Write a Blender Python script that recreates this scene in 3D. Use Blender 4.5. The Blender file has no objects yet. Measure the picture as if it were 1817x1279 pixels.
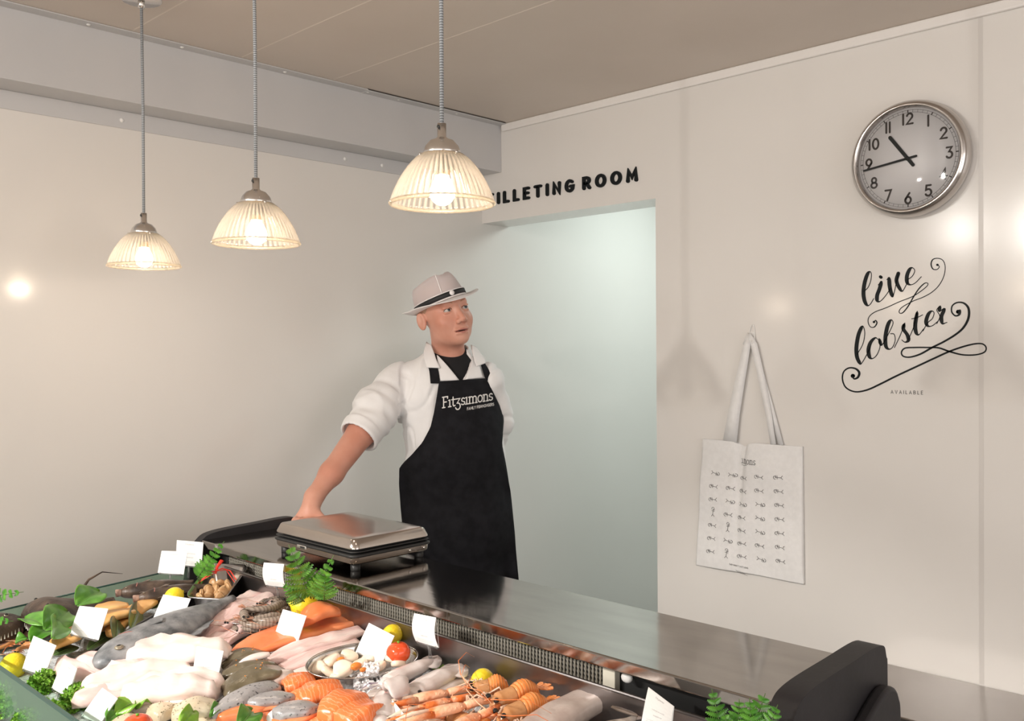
import bpy, bmesh, math, random
import numpy as np
from mathutils import Vector, Matrix, noise
PI = math.pi
sc = bpy.context.scene
col = sc.collection
# ------------------------------------------------------------------ camera
FL, YAW, PITCH, ROLL = 1641.25, .7985, -.0105, -.0071
CAM = np.array([0., 0., 1.53])
Fh = np.array([math.sin(YAW), math.cos(YAW), 0.]); Rh = np.array([math.cos(YAW), -math.sin(YAW), 0.]); Uh = np.array([0, 0, 1.])
F2 = Fh*math.cos(PITCH)+Uh*math.sin(PITCH); U2 = Uh*math.cos(PITCH)-Fh*math.sin(PITCH)
R3 = Rh*math.cos(ROLL)+U2*math.sin(ROLL); U3 = U2*math.cos(ROLL)-Rh*math.sin(ROLL)
cd = bpy.data.cameras.new('camera'); cam = bpy.data.objects.new('camera', cd); col.objects.link(cam)
cd.sensor_width = 36; cd.lens = FL/1817*36; cd.clip_start = .05; cd.clip_end = 50
cam.matrix_world = Matrix(((R3[0], U3[0], -F2[0], 0), (R3[1], U3[1], -F2[1], 0), (R3[2], U3[2], -F2[2], 1.53), (0, 0, 0, 1)))
sc.camera = cam
# ------------------------------------------------------------------ look, world, daylight
sc.view_settings.view_transform = 'Standard'; sc.view_settings.look = 'None'
sc.view_settings.gamma = 1; sc.view_settings.use_curve_mapping = False
sc.view_settings.exposure = -0.08
w = bpy.data.worlds.new('world'); sc.world = w; w.use_nodes = True
w.node_tree.nodes['Background'].inputs[0].default_value = (.75, .85, 1, 1)
w.node_tree.nodes['Background'].inputs[1].default_value = .6
def area(name, loc, aim, sx, sy, power, colr):
    l = bpy.data.lights.new(name, 'AREA'); l.shape = 'RECTANGLE'; l.size = sx; l.size_y = sy; l.energy = power; l.color = colr
    o = bpy.data.objects.new(name, l); col.objects.link(o); o.location = loc
    o.rotation_euler = (Vector(aim)-Vector(loc)).to_track_quat('-Z', 'Y').to_euler(); return o
def spot(name, loc, aim, power, colr, ang, blend, rad):
    l = bpy.data.lights.new(name, 'SPOT'); l.energy = power; l.color = colr; l.spot_size = math.radians(ang); l.spot_blend = blend; l.shadow_soft_size = rad
    o = bpy.data.objects.new(name, l); col.objects.link(o); o.location = loc
    o.rotation_euler = (Vector(aim)-Vector(loc)).to_track_quat('-Z', 'Y').to_euler(); return o
area('window_daylight', (-2.3, -.6, 1.5), (1, .2, 1.2), 3.2, 1.9, 66, (1, .925, .85))
area('shopfront_daylight', (.6, -2.8, 1.5), (1, 1, 1.3), 2.6, 1.9, 38, (1, .935, .88))
area('filleting_room_tube_light', (3.65, 1.9, 2.42), (3.6, 2.1, 0), .6, 1.4, 22, (.88, 1, .97))
SP = [((-1.30, 2.2, 2.33), (.80, 1.80, .9), 245, 36), ((-1.28, 1.62, 2.31), (1.25, 1.35, 1.1), 62, 75)]
for a, b, pw, an in SP:
    spot('spotlight_beam', (a[0]+.05, a[1], a[2]-.05), b, pw, (1, .96, .9), an, .55, .025)

# ------------------------------------------------------------------ pixel rays onto real planes
def ray(u, v): return F2+(u-908.5)/FL*R3+(639.5-v)/FL*U3
def onp(u, v, ax, val):
    d = ray(u, v); t = (val-CAM[ax])/d[ax]; return Vector(CAM+t*d)
def att(u, v, t): return Vector(CAM+t*ray(u, v))
DS = .05/.6
def deckz(x): return .835+DS*(x-.6)
def deck(u, v, dz=0):
    d = ray(u, v); t = (.835-.6*DS+dz-1.53)/(d[2]-DS*d[0]); return Vector(CAM+t*d)
# room constants
XW, YW, H = 2.667, 2.765, 2.445

# ------------------------------------------------------------------ object helpers
def tag(o, label=None, cat=None, group=None, kind=None):
    if label: o['label'] = label
    if cat: o['category'] = cat
    if group: o['group'] = group
    if kind: o['kind'] = kind
    return o
def empty(name, loc=(0, 0, 0), rz=0, label=None, cat=None, group=None, rot=None):
    o = bpy.data.objects.new(name, None); col.objects.link(o); o.location = loc
    o.rotation_euler = rot if rot else (0, 0, rz); o.empty_display_size = .05
    return tag(o, label, cat, group)
def link(name, me, mat=None, parent=None, smooth=True):
    if mat is not None:
        for m in (mat if isinstance(mat, (list, tuple)) else [mat]): me.materials.append(m)
    if smooth:
        for p in me.polygons: p.use_smooth = True
    o = bpy.data.objects.new(name, me); col.objects.link(o)
    if parent is not None: o.parent = parent
    return o
def copy_tree(o, parent=None):
    c = o.copy(); col.objects.link(c); c.parent = parent
    for ch in list(o.children): copy_tree(ch, c)
    return c
class MB:
    def __init__(s): s.v = []; s.f = []; s.m = []
    def add(s, vs, fs, mi=0):
        n = len(s.v); s.v += [tuple(p) for p in vs]; s.f += [tuple(i+n for i in f) for f in fs]; s.m += [mi]*len(fs); return s
    def box(s, a, b, mi=0, M=None):
        x0, y0, z0 = a; x1, y1, z1 = b
        vs = [Vector(p) for p in ((x0, y0, z0), (x1, y0, z0), (x1, y1, z0), (x0, y1, z0), (x0, y0, z1), (x1, y0, z1), (x1, y1, z1), (x0, y1, z1))]
        if M: vs = [M@p for p in vs]
        return s.add(vs, [(0, 3, 2, 1), (4, 5, 6, 7), (0, 1, 5, 4), (1, 2, 6, 5), (2, 3, 7, 6), (3, 0, 4, 7)], mi)
    def lathe(s, prof, n=32, c=(0, 0, 0), mi=0, rib=None, M=None):
        vs = []; fs = []; k = len(prof)
        for i in range(n):
            a = 2*PI*i/n
            for j, (r, z) in enumerate(prof):
                rr = r*(1+(rib(a, j) if rib else 0)); p = Vector((c[0]+rr*math.cos(a), c[1]+rr*math.sin(a), c[2]+z)); vs.append(M@p if M else p)
        for i in range(n):
            i2 = (i+1) % n
            for j in range(k-1): fs.append((i*k+j, i2*k+j, i2*k+j+1, i*k+j+1))
        return s.add(vs, fs, mi)
    def loft(s, rings, cap=True, mi=0):
        k = len(rings[0]); vs = [p for r in rings for p in r]; fs = []
        for i in range(len(rings)-1):
            for j in range(k): j2 = (j+1) % k; fs.append((i*k+j, i*k+j2, (i+1)*k+j2, (i+1)*k+j))
        if cap: fs.append(tuple(range(k-1, -1, -1))); fs.append(tuple((len(rings)-1)*k+j for j in range(k)))
        return s.add(vs, fs, mi)
    def tube(s, pts, r, n=8, mi=0, flat=1):
        pts = [Vector(p) for p in pts]; rings = []; rs = r if isinstance(r, (list, tuple)) else [r]*len(pts)
        up = Vector((0, 0, 1)); prev = None
        for i, p in enumerate(pts):
            t = (pts[min(i+1, len(pts)-1)]-pts[max(i-1, 0)]).normalized()
            if prev is None:
                a = t.cross(up if abs(t.z) < .9 else Vector((1, 0, 0))).normalized()
            else: a = (prev-t*prev.dot(t)).normalized()
            prev = a; b = t.cross(a)
            rings.append([p+a*rs[i]*math.cos(2*PI*j/n)+b*rs[i]*flat*math.sin(2*PI*j/n) for j in range(n)])
        return s.loft(rings, True, mi)
    def grid(s, P, mi=0):
        k = len(P[0]); return s.add([p for r in P for p in r], [(i*k+j, i*k+j+1, (i+1)*k+j+1, (i+1)*k+j) for i in range(len(P)-1) for j in range(k-1)], mi)
    def ball(s, c, r, n=10, mi=0, M=None):
        r = r if isinstance(r, (tuple, list)) else (r, r, r); vs = []; fs = []
        for i in range(n+1):
            th = PI*i/n
            for j in range(2*n):
                ph = PI*j/n; p = Vector((r[0]*math.sin(th)*math.cos(ph), r[1]*math.sin(th)*math.sin(ph), r[2]*math.cos(th)))
                if M: p = M@p
                vs.append(p+Vector(c))
        for i in range(n):
            for j in range(2*n): j2 = (j+1) % (2*n); fs.append((i*2*n+j, (i+1)*2*n+j, (i+1)*2*n+j2, i*2*n+j2))
        return s.add(vs, fs, mi)
    def mesh(s, merge=False, fix=False):
        me = bpy.data.meshes.new('m'); me.from_pydata(s.v, [], s.f); me.polygons.foreach_set('material_index', s.m); me.update()
        if merge or fix:
            b = bmesh.new(); b.from_mesh(me)
            if merge: bmesh.ops.remove_doubles(b, verts=b.verts, dist=1e-6)
            bmesh.ops.recalc_face_normals(b, faces=b.faces); b.to_mesh(me); b.free()
        return me
    def build(s, name, mat, parent=None, smooth=True, bevel=0, solid=0, sub=0, fix=True, autos=None, merge=False):
        o = link(name, s.mesh(merge, fix), mat, parent, smooth)
        if solid: md = o.modifiers.new('s', 'SOLIDIFY'); md.thickness = solid; md.offset = 0
        if bevel: md = o.modifiers.new('b', 'BEVEL'); md.width = bevel; md.segments = 3; md.limit_method = 'ANGLE'; md.harden_normals = False
        if sub: md = o.modifiers.new('u', 'SUBSURF'); md.levels = sub; md.render_levels = sub
        if autos is not None and smooth: o.data.set_sharp_from_angle(angle=math.radians(autos))
        return o
def spline(pts, k=6, closed=False):
    P = [np.array(p, float) for p in pts]; n = len(P); out = []
    for i in range(n if closed else n-1):
        p0 = P[(i-1) % n] if closed or i > 0 else 2*P[0]-P[1]; p1 = P[i]; p2 = P[(i+1) % n]
        p3 = P[(i+2) % n] if closed or i < n-2 else 2*P[-1]-P[-2]
        for j in range(k):
            t = j/k; out.append(.5*((2*p1)+(-p0+p2)*t+(2*p0-5*p1+4*p2-p3)*t*t+(-p0+3*p1-3*p2+p3)*t**3))
    if not closed: out.append(P[-1])
    return out
def lerp(a, b, t): return a+(b-a)*t
def interp(x, xs, ys): return float(np.interp(x, xs, ys))

# ------------------------------------------------------------------ materials (all procedural)
MT = {}
def M(name, c, c2=None, scale=20, rough=.5, metal=0, bump=0, bscale=None, sss=0, coat=0, trans=0, alpha=1, emit=None, es=0, spec=.5, stretch=(1, 1, 1), detail=4, lo=.35, hi=.65, sheen=0, ior=1.45):
    if name in MT: return MT[name]
    m = bpy.data.materials.new(name); m.use_nodes = True; nt = m.node_tree; b = nt.nodes['Principled BSDF']
    def rgb(x): return tuple(x)+(1,) if len(x) == 3 else tuple(x)
    b.inputs['Base Color'].default_value = rgb(c); b.inputs['Roughness'].default_value = rough; b.inputs['Metallic'].default_value = metal
    b.inputs['Specular IOR Level'].default_value = spec; b.inputs['Coat Weight'].default_value = coat; b.inputs['Coat Roughness'].default_value = .12
    b.inputs['Transmission Weight'].default_value = trans; b.inputs['Alpha'].default_value = alpha; b.inputs['IOR'].default_value = ior
    b.inputs['Sheen Weight'].default_value = sheen
    if sss:
        b.inputs['Subsurface Weight'].default_value = sss; b.inputs['Subsurface Radius'].default_value = (.02, .009, .006); b.inputs['Subsurface Scale'].default_value = .5
    if emit: b.inputs['Emission Color'].default_value = rgb(emit); b.inputs['Emission Strength'].default_value = es
    if c2 or bump:
        tc = nt.nodes.new('ShaderNodeTexCoord'); mp = nt.nodes.new('ShaderNodeMapping'); mp.inputs['Scale'].default_value = stretch
        nt.links.new(tc.outputs['Object'], mp.inputs[0])
    if c2:
        n = nt.nodes.new('ShaderNodeTexNoise'); n.inputs['Scale'].default_value = scale; n.inputs['Detail'].default_value = detail
        r = nt.nodes.new('ShaderNodeValToRGB'); r.color_ramp.elements[0].position = lo; r.color_ramp.elements[1].position = hi
        r.color_ramp.elements[0].color = rgb(c); r.color_ramp.elements[1].color = rgb(c2)
        nt.links.new(mp.outputs[0], n.inputs['Vector']); nt.links.new(n.outputs[0], r.inputs[0]); nt.links.new(r.outputs[0], b.inputs['Base Color'])
    if bump:
        n2 = nt.nodes.new('ShaderNodeTexNoise'); n2.inputs['Scale'].default_value = bscale or scale; n2.inputs['Detail'].default_value = 5
        bp = nt.nodes.new('ShaderNodeBump'); bp.inputs['Strength'].default_value = bump; bp.inputs['Distance'].default_value = .01
        nt.links.new(mp.outputs[0], n2.inputs['Vector']); nt.links.new(n2.outputs[0], bp.inputs['Height']); nt.links.new(bp.outputs[0], b.inputs['Normal'])
    MT[name] = m; return m
def glass(name, tint=(1, 1, 1), tr=.85, rough=.05, body=None, bw=.15):
    if name in MT: return MT[name]
    m = bpy.data.materials.new(name); m.use_nodes = True; nt = m.node_tree; nt.nodes.clear()
    o = nt.nodes.new('ShaderNodeOutputMaterial'); t = nt.nodes.new('ShaderNodeBsdfTransparent'); t.inputs[0].default_value = tint+(1,)
    g = nt.nodes.new('ShaderNodeBsdfGlossy'); g.inputs['Roughness'].default_value = rough
    fr = nt.nodes.new('ShaderNodeFresnel'); fr.inputs[0].default_value = 1.5
    mx = nt.nodes.new('ShaderNodeMixShader'); nt.links.new(fr.outputs[0], mx.inputs[0]); nt.links.new(t.outputs[0], mx.inputs[1]); nt.links.new(g.outputs[0], mx.inputs[2])
    last = mx
    if body:
        d = nt.nodes.new('ShaderNodeBsdfTranslucent'); d.inputs[0].default_value = body+(1,)
        d2 = nt.nodes.new('ShaderNodeBsdfDiffuse'); d2.inputs[0].default_value = body+(1,)
        md = nt.nodes.new('ShaderNodeMixShader'); nt.links.new(d.outputs[0], md.inputs[1]); nt.links.new(d2.outputs[0], md.inputs[2])
        m2 = nt.nodes.new('ShaderNodeMixShader'); m2.inputs[0].default_value = bw
        nt.links.new(mx.outputs[0], m2.inputs[1]); nt.links.new(md.outputs[0], m2.inputs[2]); last = m2
    nt.links.new(last.outputs[0], o.inputs[0]); MT[name] = m; return m
# ================================================================== room shell
WALLC = (.745, .717, .684)
m_wall = M('wall_panel', WALLC, (.775, .747, .714), scale=1.5, rough=.16, spec=.5, bump=.04, bscale=3)
m_wall2 = M('filleting_wall', (.76, .78, .76), rough=.35)
m_ceil = M('ceiling_paint', (.60, .52, .45), (.64, .56, .49), scale=2, rough=.35)
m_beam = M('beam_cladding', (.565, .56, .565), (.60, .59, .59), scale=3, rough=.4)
m_white = M('white_plastic', (.85, .84, .82), rough=.35)
m_floor = M('floor_tile', (.35, .33, .31), (.42, .40, .38), scale=6, rough=.4)
X0, Y0 = -2.45, -3.0
XJ = [1.14, 1.48, 1.82]
def struct(name, mb, mat, smooth=False, **k): return tag(mb.build(name, mat, None, smooth, **k), kind='structure')
struct('floor', MB().box((X0-.1, Y0-.1, -.1), (4.7, YW+.1, 0)), m_floor)
# ceiling with thin panel joints as shallow grooves
cb = MB(); xs = [X0-.1, XW+.15]
for a, b in zip(xs[:-1], xs[1:]): cb.box((a+.002, Y0-.1, H), (b-.002, YW+.1, H+.1))
cb.box((X0-.1, Y0-.1, H+.004), (XW+.15, YW+.1, H+.09))
struct('ceiling', cb, m_ceil)
for xj in XJ: struct('trim_%d' % (4+XJ.index(xj)), MB().box((xj-.002, Y0, H-.0004), (xj+.002, 2.6, H)), M('panel_joint', (.74, .66, .58), rough=.4))
struct('wall_left', MB().box((X0-.1, YW, 0), (4.7, YW+.1, 2.7)), m_wall)
# door wall: opening from Y=1.837 to the left wall, lintel above
YJ = onp(1165, 700, 0, XW).y; LZ = 2.0575; XB = 2.8195
struct('wall_right', MB().box((XW, Y0-.1, 0), (XB, YJ, H)).box((XW, YJ, LZ), (XB, YW, H)), m_wall)
struct('trim_1', MB().box((XW-.012, Y0, H-.03), (XW, 2.64, H)), M('cove', (.82, .79, .76), rough=.25), bevel=.005)
ys = onp(1741, 600, 0, XW).y
struct('trim_2', MB().box((XW-.0005, ys-.006, .62), (XW, ys+.006, H-.03)), M('joint_strip', (.66, .63, .60), rough=.3))
struct('wall_front', MB().box((X0-.1, Y0-.1, 0), (X0, YW+.1, .5)).box((X0-.1, Y0-.1, 2.45), (X0, YW+.1, H+.1)).box((X0-.1, 1.05, .5), (X0, YW+.1, 2.45)).box((X0-.1, Y0-.1, .5), (X0, -2.25, 2.45)), m_wall)
struct('wall_back', MB().box((X0-.1, Y0-.1, 0), (XB, Y0, .5)).box((X0-.1, Y0-.1, .5), (-.8, Y0, H)).box((2.0, Y0-.1, .5), (XB, Y0, H)), m_wall)
# filleting room
struct('wall_filleting_room', MB().box((4.6, .4, 0), (4.7, YW, 2.55)).box((XB, .3, 0), (4.7, .4, 2.55)), m_wall2)
struct('ceiling_filleting_room', MB().box((XB, .3, 2.46), (4.7, YW, 2.56)), m_wall2)
# boxed beam along the left wall
BY, BZ = 2.650, 2.254
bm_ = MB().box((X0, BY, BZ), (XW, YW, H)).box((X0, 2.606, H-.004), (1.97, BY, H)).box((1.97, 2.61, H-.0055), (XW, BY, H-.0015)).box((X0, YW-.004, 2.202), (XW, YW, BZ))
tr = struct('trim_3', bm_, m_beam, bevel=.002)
g = MB().box((1.965, 2.604, H-.0015), (XW-.02, 2.612, H-.0003)); gg = g.build('shadow_gap', M('dark_gap', (.08, .07, .06), rough=.9), tr, False)
for (u, v) in ((161, 41), (326, 82), (507, 127), (656, 162), (708, 176), (818, 199)):
    p = onp(u, v, 2, H-.004); p.y = 2.628
    MB().ball(p, (.006, .006, .003), 6).build('screw_cap', m_white, tr)
for (u, v) in ((216, 214), (612, 285), (678, 292)):
    p = onp(u, v, 1, YW-.004); p.z = 2.226
    MB().ball(p, (.0065, .004, .0065), 6).build('screw_cap', m_white, tr)
# windows behind the camera
m_pane = glass('window_glass', (1, 1, 1), 1, .02)
m_frame = M('window_frame_paint', (.8, .79, .77), rough=.4)
wf = MB().box((X0-.08, -2.25, .5), (X0-.03, 1.05, .55)).box((X0-.08, -2.25, 2.4), (X0-.03, 1.05, 2.45)).box((X0-.08, -2.25, .55), (X0-.03, -2.2, 2.4)).box((X0-.08, 1.0, .55), (X0-.03, 1.05, 2.4)).box((X0-.08, -.63, .55), (X0-.03, -.57, 2.4))
w1 = struct('window_1', wf, m_frame); MB().box((X0-.06, -2.2, .55), (X0-.055, 1.0, 2.4)).build('pane', m_pane, w1, False)
wf = MB().box((-.8, Y0-.08, .5), (2.0, Y0-.03, .55)).box((-.8, Y0-.08, H-.05), (2.0, Y0-.03, H)).box((-.8, Y0-.08, .55), (-.75, Y0-.03, H-.05)).box((1.95, Y0-.08, .55), (2.0, Y0-.03, H-.05)).box((.57, Y0-.08, .55), (.63, Y0-.03, H-.05))
w2 = struct('window_2', wf, m_frame); MB().box((-.75, Y0-.06, .55), (1.95, Y0-.055, H-.05)).build('pane', m_pane, w2, False)
# ceiling spotlights aimed at the display (left of the camera)
m_black = M('black_metal', (.03, .03, .03), rough=.4)
m_lampface = M('spot_lens', (1, 1, 1), emit=(1, .95, .88), es=950)
for i, (a, b, pw, an) in enumerate(SP):
    e = empty('ceiling_spotlight', (a[0], a[1], H), 0, ['black ceiling spotlight nearer the left wall', 'black ceiling spotlight further from the left wall'][i], 'spotlight', 'ceiling spotlights')
    MB().lathe([(0, 0), (.03, 0), (.03, -.02), (.012, -.022), (.012, -.06), (0, -.06)], 20).build('mount', m_black, e)
    q = (Vector(b)-Vector(a)).to_track_quat('Z', 'Y').to_matrix().to_4x4(); T = Matrix.Translation(Vector(a)-Vector((a[0], a[1], H)))
    MB().lathe([(0, -.1), (.03, -.1), (.04, -.03), (.042, .02), (.039, .02), (.036, -.005), (0, -.005)], 24, M=T@q).build('housing', m_black, e)
    MB().lathe([(0, 0), (.032, 0), (.032, .002), (0, .002)], 20, M=T@q).build('lens', m_lampface, e)
# ================================================================== stroke lettering
def circ(cx, cy, rx, ry, a0, a1, n=14): return [(cx+rx*math.cos(math.radians(lerp(a0, a1, i/n))), cy+ry*math.sin(math.radians(lerp(a0, a1, i/n)))) for i in range(n+1)]
LT = {
 'A': (.66, [[(0, 0), (.33, 1), (.66, 0)], [(.13, .33), (.53, .33)]]),
 'B': (.55, [[(0, 0), (0, 1), (.28, 1)]+circ(.28, .76, .22, .24, 90, -90)+[(0, .52)], [(.28, .52)]+circ(.3, .26, .25, .26, 90, -90)+[(0, 0)]]),
 'D': (.6, [[(0, 0), (0, 1), (.2, 1)]+circ(.2, .5, .4, .5, 90, -90)+[(0, 0)]]),
 'E': (.46, [[(.46, 1), (0, 1), (0, 0), (.46, 0)], [(0, .52), (.4, .52)]]),
 'F': (.46, [[(.46, 1), (0, 1), (0, 0)], [(0, .5), (.4, .5)]]),
 'G': (.66, [circ(.35, .5, .34, .5, 48, 325)+[(.66, .45), (.4, .45)]]),
 'H': (.6, [[(0, 0), (0, 1)], [(.6, 0), (.6, 1)], [(0, .5), (.6, .5)]]),
 'I': (.0, [[(0, 0), (0, 1)]]),
 'L': (.42, [[(0, 1), (0, 0), (.42, 0)]]),
 'M': (.74, [[(0, 0), (.05, 1), (.37, .3), (.69, 1), (.74, 0)]]),
 'N': (.56, [[(0, 0), (0, 1), (.56, 0), (.56, 1)]]),
 'O': (.74, [circ(.37, .5, .37, .5, 90, 450, 24)]),
 'R': (.54, [[(0, 0), (0, 1), (.26, 1)]+circ(.26, .74, .24, .26, 90, -90)+[(0, .48)], [(.26, .48), (.54, 0)]]),
 'S': (.5, [circ(.26, .75, .23, .25, 40, 270)+circ(.26, .25, .25, .25, 90, -140)]),
 'T': (.6, [[(0, 1), (.6, 1)], [(.3, 1), (.3, 0)]]),
 'V': (.62, [[(0, 1), (.31, 0), (.62, 1)]]),
 'Y': (.6, [[(0, 1), (.3, .5), (.6, 1)], [(.3, .5), (.3, 0)]]),
 "'": (.0, [[(0, 1), (0, .8)]]),
 '0': (.56, [circ(.28, .5, .28, .5, 90, 450, 24)]),
 '1': (.0, [[(0, 0), (0, 1)]]),
 '2': (.56, [circ(.28, .72, .26, .28, 165, -30)+[(0, 0), (.58, 0)]]),
 '3': (.56, [[(.03, 1), (.5, 1), (.25, .6)]+circ(.27, .3, .27, .3, 85, -150)]),
 '4': (.6, [[(.44, 0), (.44, 1), (0, .28), (.6, .28)]]),
 '5': (.56, [[(.5, 1), (.1, 1), (.05, .57)]+circ(.27, .32, .28, .32, 120, -150)]),
 '6': (.56, [circ(.28, .32, .27, .32, 0, 360, 20), [(.42, 1), (.2, .7), (.01, .34)]]),
 '7': (.56, [[(0, 1), (.56, 1), (.18, 0)]]),
 '8': (.56, [circ(.28, .75, .22, .25, 90, 450, 18), circ(.28, .26, .28, .26, 90, 450, 20)]),
 '9': (.56, [circ(.28, .68, .27, .32, 0, 360, 20), [(.14, 0), (.36, .3), (.55, .66)]]),
}
# old-style serif letters, x-height .62
SER = {
 'F': (.55, [[(0, .98), (.52, .98), (.52, .82)], [(.12, .98), (.12, 0)], [(0, 0), (.26, 0)], [(.12, .5), (.4, .5)]]),
 'i': (.26, [[(.02, .6), (.13, .62), (.13, 0)], [(0, 0), (.26, 0)]]),
 't': (.34, [[(.14, .85), (.14, .12), (.22, .0), (.34, .05)], [(0, .62), (.34, .62)]]),
 'z': (.5, [[(.02, .62), (.42, .62), (.14, .22)]+circ(.22, -.08, .24, .3, 80, -160)]),
 's': (.36, [circ(.19, .46, .15, .16, 30, 270, 8)+circ(.18, .15, .17, .15, 90, -150, 8)]),
 'm': (.86, [[(.0, .6), (.1, .62), (.1, 0)], [(.1, .45)]+circ(.27, .42, .16, .2, 160, 0, 8)+[(.43, 0)], [(.43, .45)]+circ(.6, .42, .16, .2, 160, 0, 8)+[(.76, 0)], [(0, 0), (.2, 0)], [(.34, 0), (.52, 0)], [(.67, 0), (.86, 0)]]),
 'o': (.46, [circ(.23, .31, .22, .31, 90, 450, 16)]),
 'n': (.54, [[(0, .6), (.1, .62), (.1, 0)], [(.1, .45)]+circ(.27, .42, .17, .2, 160, 0, 8)+[(.44, 0)], [(0, 0), (.2, 0)], [(.34, 0), (.54, 0)]]),
}
def ribbon(mb, pts, w, fn, th=.001, caps=True, mi=0):
    """flat rounded stroke: 2D points, width(s); fn(a,b,h)->3D with h the height over the surface"""
    P = [np.array(p, float) for p in pts]; sg_ = getattr(fn, 'seg', None)
    if sg_ and not isinstance(w, (list, tuple)):
        Q_ = [P[0]]
        for a_, b_ in zip(P[:-1], P[1:]):
            k_ = max(1, int(np.linalg.norm(b_-a_)/sg_)); Q_ += [a_+(b_-a_)*(j+1)/k_ for j in range(k_)]
        P = Q_
    n = len(P); ws = w if isinstance(w, (list, tuple)) else [w]*n
    L = []; Rr = []
    for i in range(n):
        a = P[max(i-1, 0)]; b = P[min(i+1, n-1)]; d1 = P[i]-a; d2 = b-P[i]
        l1 = np.linalg.norm(d1); l2 = np.linalg.norm(d2)
        t = (d1/l1 if l1 > 1e-9 else 0)+(d2/l2 if l2 > 1e-9 else 0); t = np.array(t)*np.ones(2); t = t/(np.linalg.norm(t)+1e-9)
        nn = np.array([-t[1], t[0]]); k = 1.
        if l1 > 1e-9 and l2 > 1e-9: k = min(1/max(.35, abs(np.dot(d1/l1, t))), 1.7)
        L.append(P[i]+nn*ws[i]/2*k); Rr.append(P[i]-nn*ws[i]/2*k)
    outer = list(L)
    if caps:
        d = P[-1]-P[-2]; a0 = math.atan2(d[1], d[0]); outer += [P[-1]+ws[-1]/2*np.array([math.cos(a0+PI/2-PI*j/6), math.sin(a0+PI/2-PI*j/6)]) for j in range(1, 6)]
    endc = len(outer)
    top = [fn(p[0], p[1], th) for p in L+Rr]; bot = [fn(p[0], p[1], 0) for p in L+Rr]; fs = []
    for i in range(n-1):
        fs.append((i, i+1, n+i+1, n+i)); fs.append((2*n+i, 3*n+i, 3*n+i+1, 2*n+i+1)); fs.append((i, 2*n+i, 2*n+i+1, i+1)); fs.append((n+i, n+i+1, 3*n+i+1, 3*n+i))
    fs += [(0, n, 3*n, 2*n), (n-1, 3*n-1, 4*n-1, 2*n-1)]
    mb.add(top+bot, fs, mi)
    if caps:
        for e in (0, -1):
            c = P[e]; r = ws[e]/2; k = 10; ring = [c+r*np.array([math.cos(2*PI*j/k), math.sin(2*PI*j/k)]) for j in range(k)]
            vs = [fn(p[0], p[1], th*.85) for p in ring]+[fn(p[0], p[1], 0) for p in ring]
            mb.add(vs, [tuple(range(k))]+[(j, (j+1) % k, k+(j+1) % k, k+j) for j in range(k)]+[tuple(range(2*k-1, k-1, -1))], mi)
def text_strokes(mb_for, s, font, h, w, gap, fn, x0=0, space=.4, th=.001, centre=False, sub=1):
    """write s; mb_for(i, ch) returns the MB to draw into; units: h = cap height"""
    adv = []; x = 0
    for ch in s:
        if ch == ' ': adv.append(x); x += space*h; continue
        adv.append(x); x += font[ch][0]*h+gap*h
    tot = x-gap*h; off = x0-(tot/2 if centre else 0)
    for i, ch in enumerate(s):
        if ch == ' ': continue
        mb = mb_for(i, ch)
        for st in font[ch][1]:
            ribbon(mb, [(off+adv[i]+p[0]*h, p[1]*h) for p in st], w, fn, th)
    return tot
m_ink = M('black_vinyl', (.013, .015, .016), rough=.4, spec=.12)
# --- FILLETING ROOM on the door wall
ya, yb = onp(868, 352, 0, XW).y, onp(1137, 312, 0, XW).y; za = onp(873, 362, 0, XW).z; zh = .0385
sg = empty('wall_sign', (XW, ya, za), 0, 'raised black capitals FILLETING ROOM on the wall above the doorway', 'sign')
units = sum(LT[c][0]+.30 for c in 'FILLETINGROOM')-.3+.45; hh = zh
XS = 1.28; gapu = (((ya-yb)/hh/XS)-sum(LT[c][0] for c in 'FILLETINGROOM')-.40)/12.5
mbs = {}
def mf(i, ch): mbs[i] = (MB(), ch); return mbs[i][0]
text_strokes(mf, 'FILLETING ROOM', LT, hh, .0112, gapu, lambda a, b, h: Vector((-h, -a*XS, b)), space=.40, th=.007)
for i, (mb, ch) in mbs.items(): mb.build('letter_'+ch.lower(), m_ink, sg, False)
# --- "live lobster" script
def zz(p): return (1450+p[0]/4.264, 430+p[1]/4.264)
dc = empty('wall_lettering', onp(1610, 580, 0, XW), 0, 'black handwritten live lobster lettering with swirls below the clock', 'lettering')
def wallfn(mb_origin):
    def fn(u, v, h): p = onp(u, v, 0, XW-h); return p-mb_origin
    return fn
wf_ = wallfn(Vector(dc.location))
def script(name, strokes, wmin, wmax, thick=None):
    mb = MB()
    for st in strokes:
        pts = [zz(p) for p in spline(st, 7)]; n = len(pts); ws = []
        for i in range(n):
            a = np.array(pts[max(i-1, 0)]); b = np.array(pts[min(i+1, n-1)]); d = b-a; d = d/(np.linalg.norm(d)+1e-9)
            ws.append(lerp(wmin, wmax, max(0, d[1])**1.2))
        ws = [np.mean(ws[max(0, i-3):i+4]) for i in range(n)]
        ribbon(mb, pts, [float(x) for x in ws], wf_, .0006)
    mb.build(name, m_ink, dc, False)
script('word_live', [
 [(352, 372), (385, 340), (405, 290), (410, 240), (398, 222), (378, 245), (358, 310), (350, 380), (358, 440), (378, 475), (400, 470), (428, 425)],
 [(462, 322), (484, 300), (472, 350), (454, 400), (455, 440), (478, 445), (520, 400), (556, 345)],
 [(527, 282), (543, 272), (548, 330), (562, 390), (576, 402), (600, 300), (614, 235)], [(614, 235), (600, 290), (622, 345), (645, 368), (672, 325), (690, 290)],
 [(680, 285), (720, 255), (738, 215), (722, 192), (700, 203), (680, 250), (680, 300), (703, 320), (740, 308), (788, 260)]], 1.5, 7.2)
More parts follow.
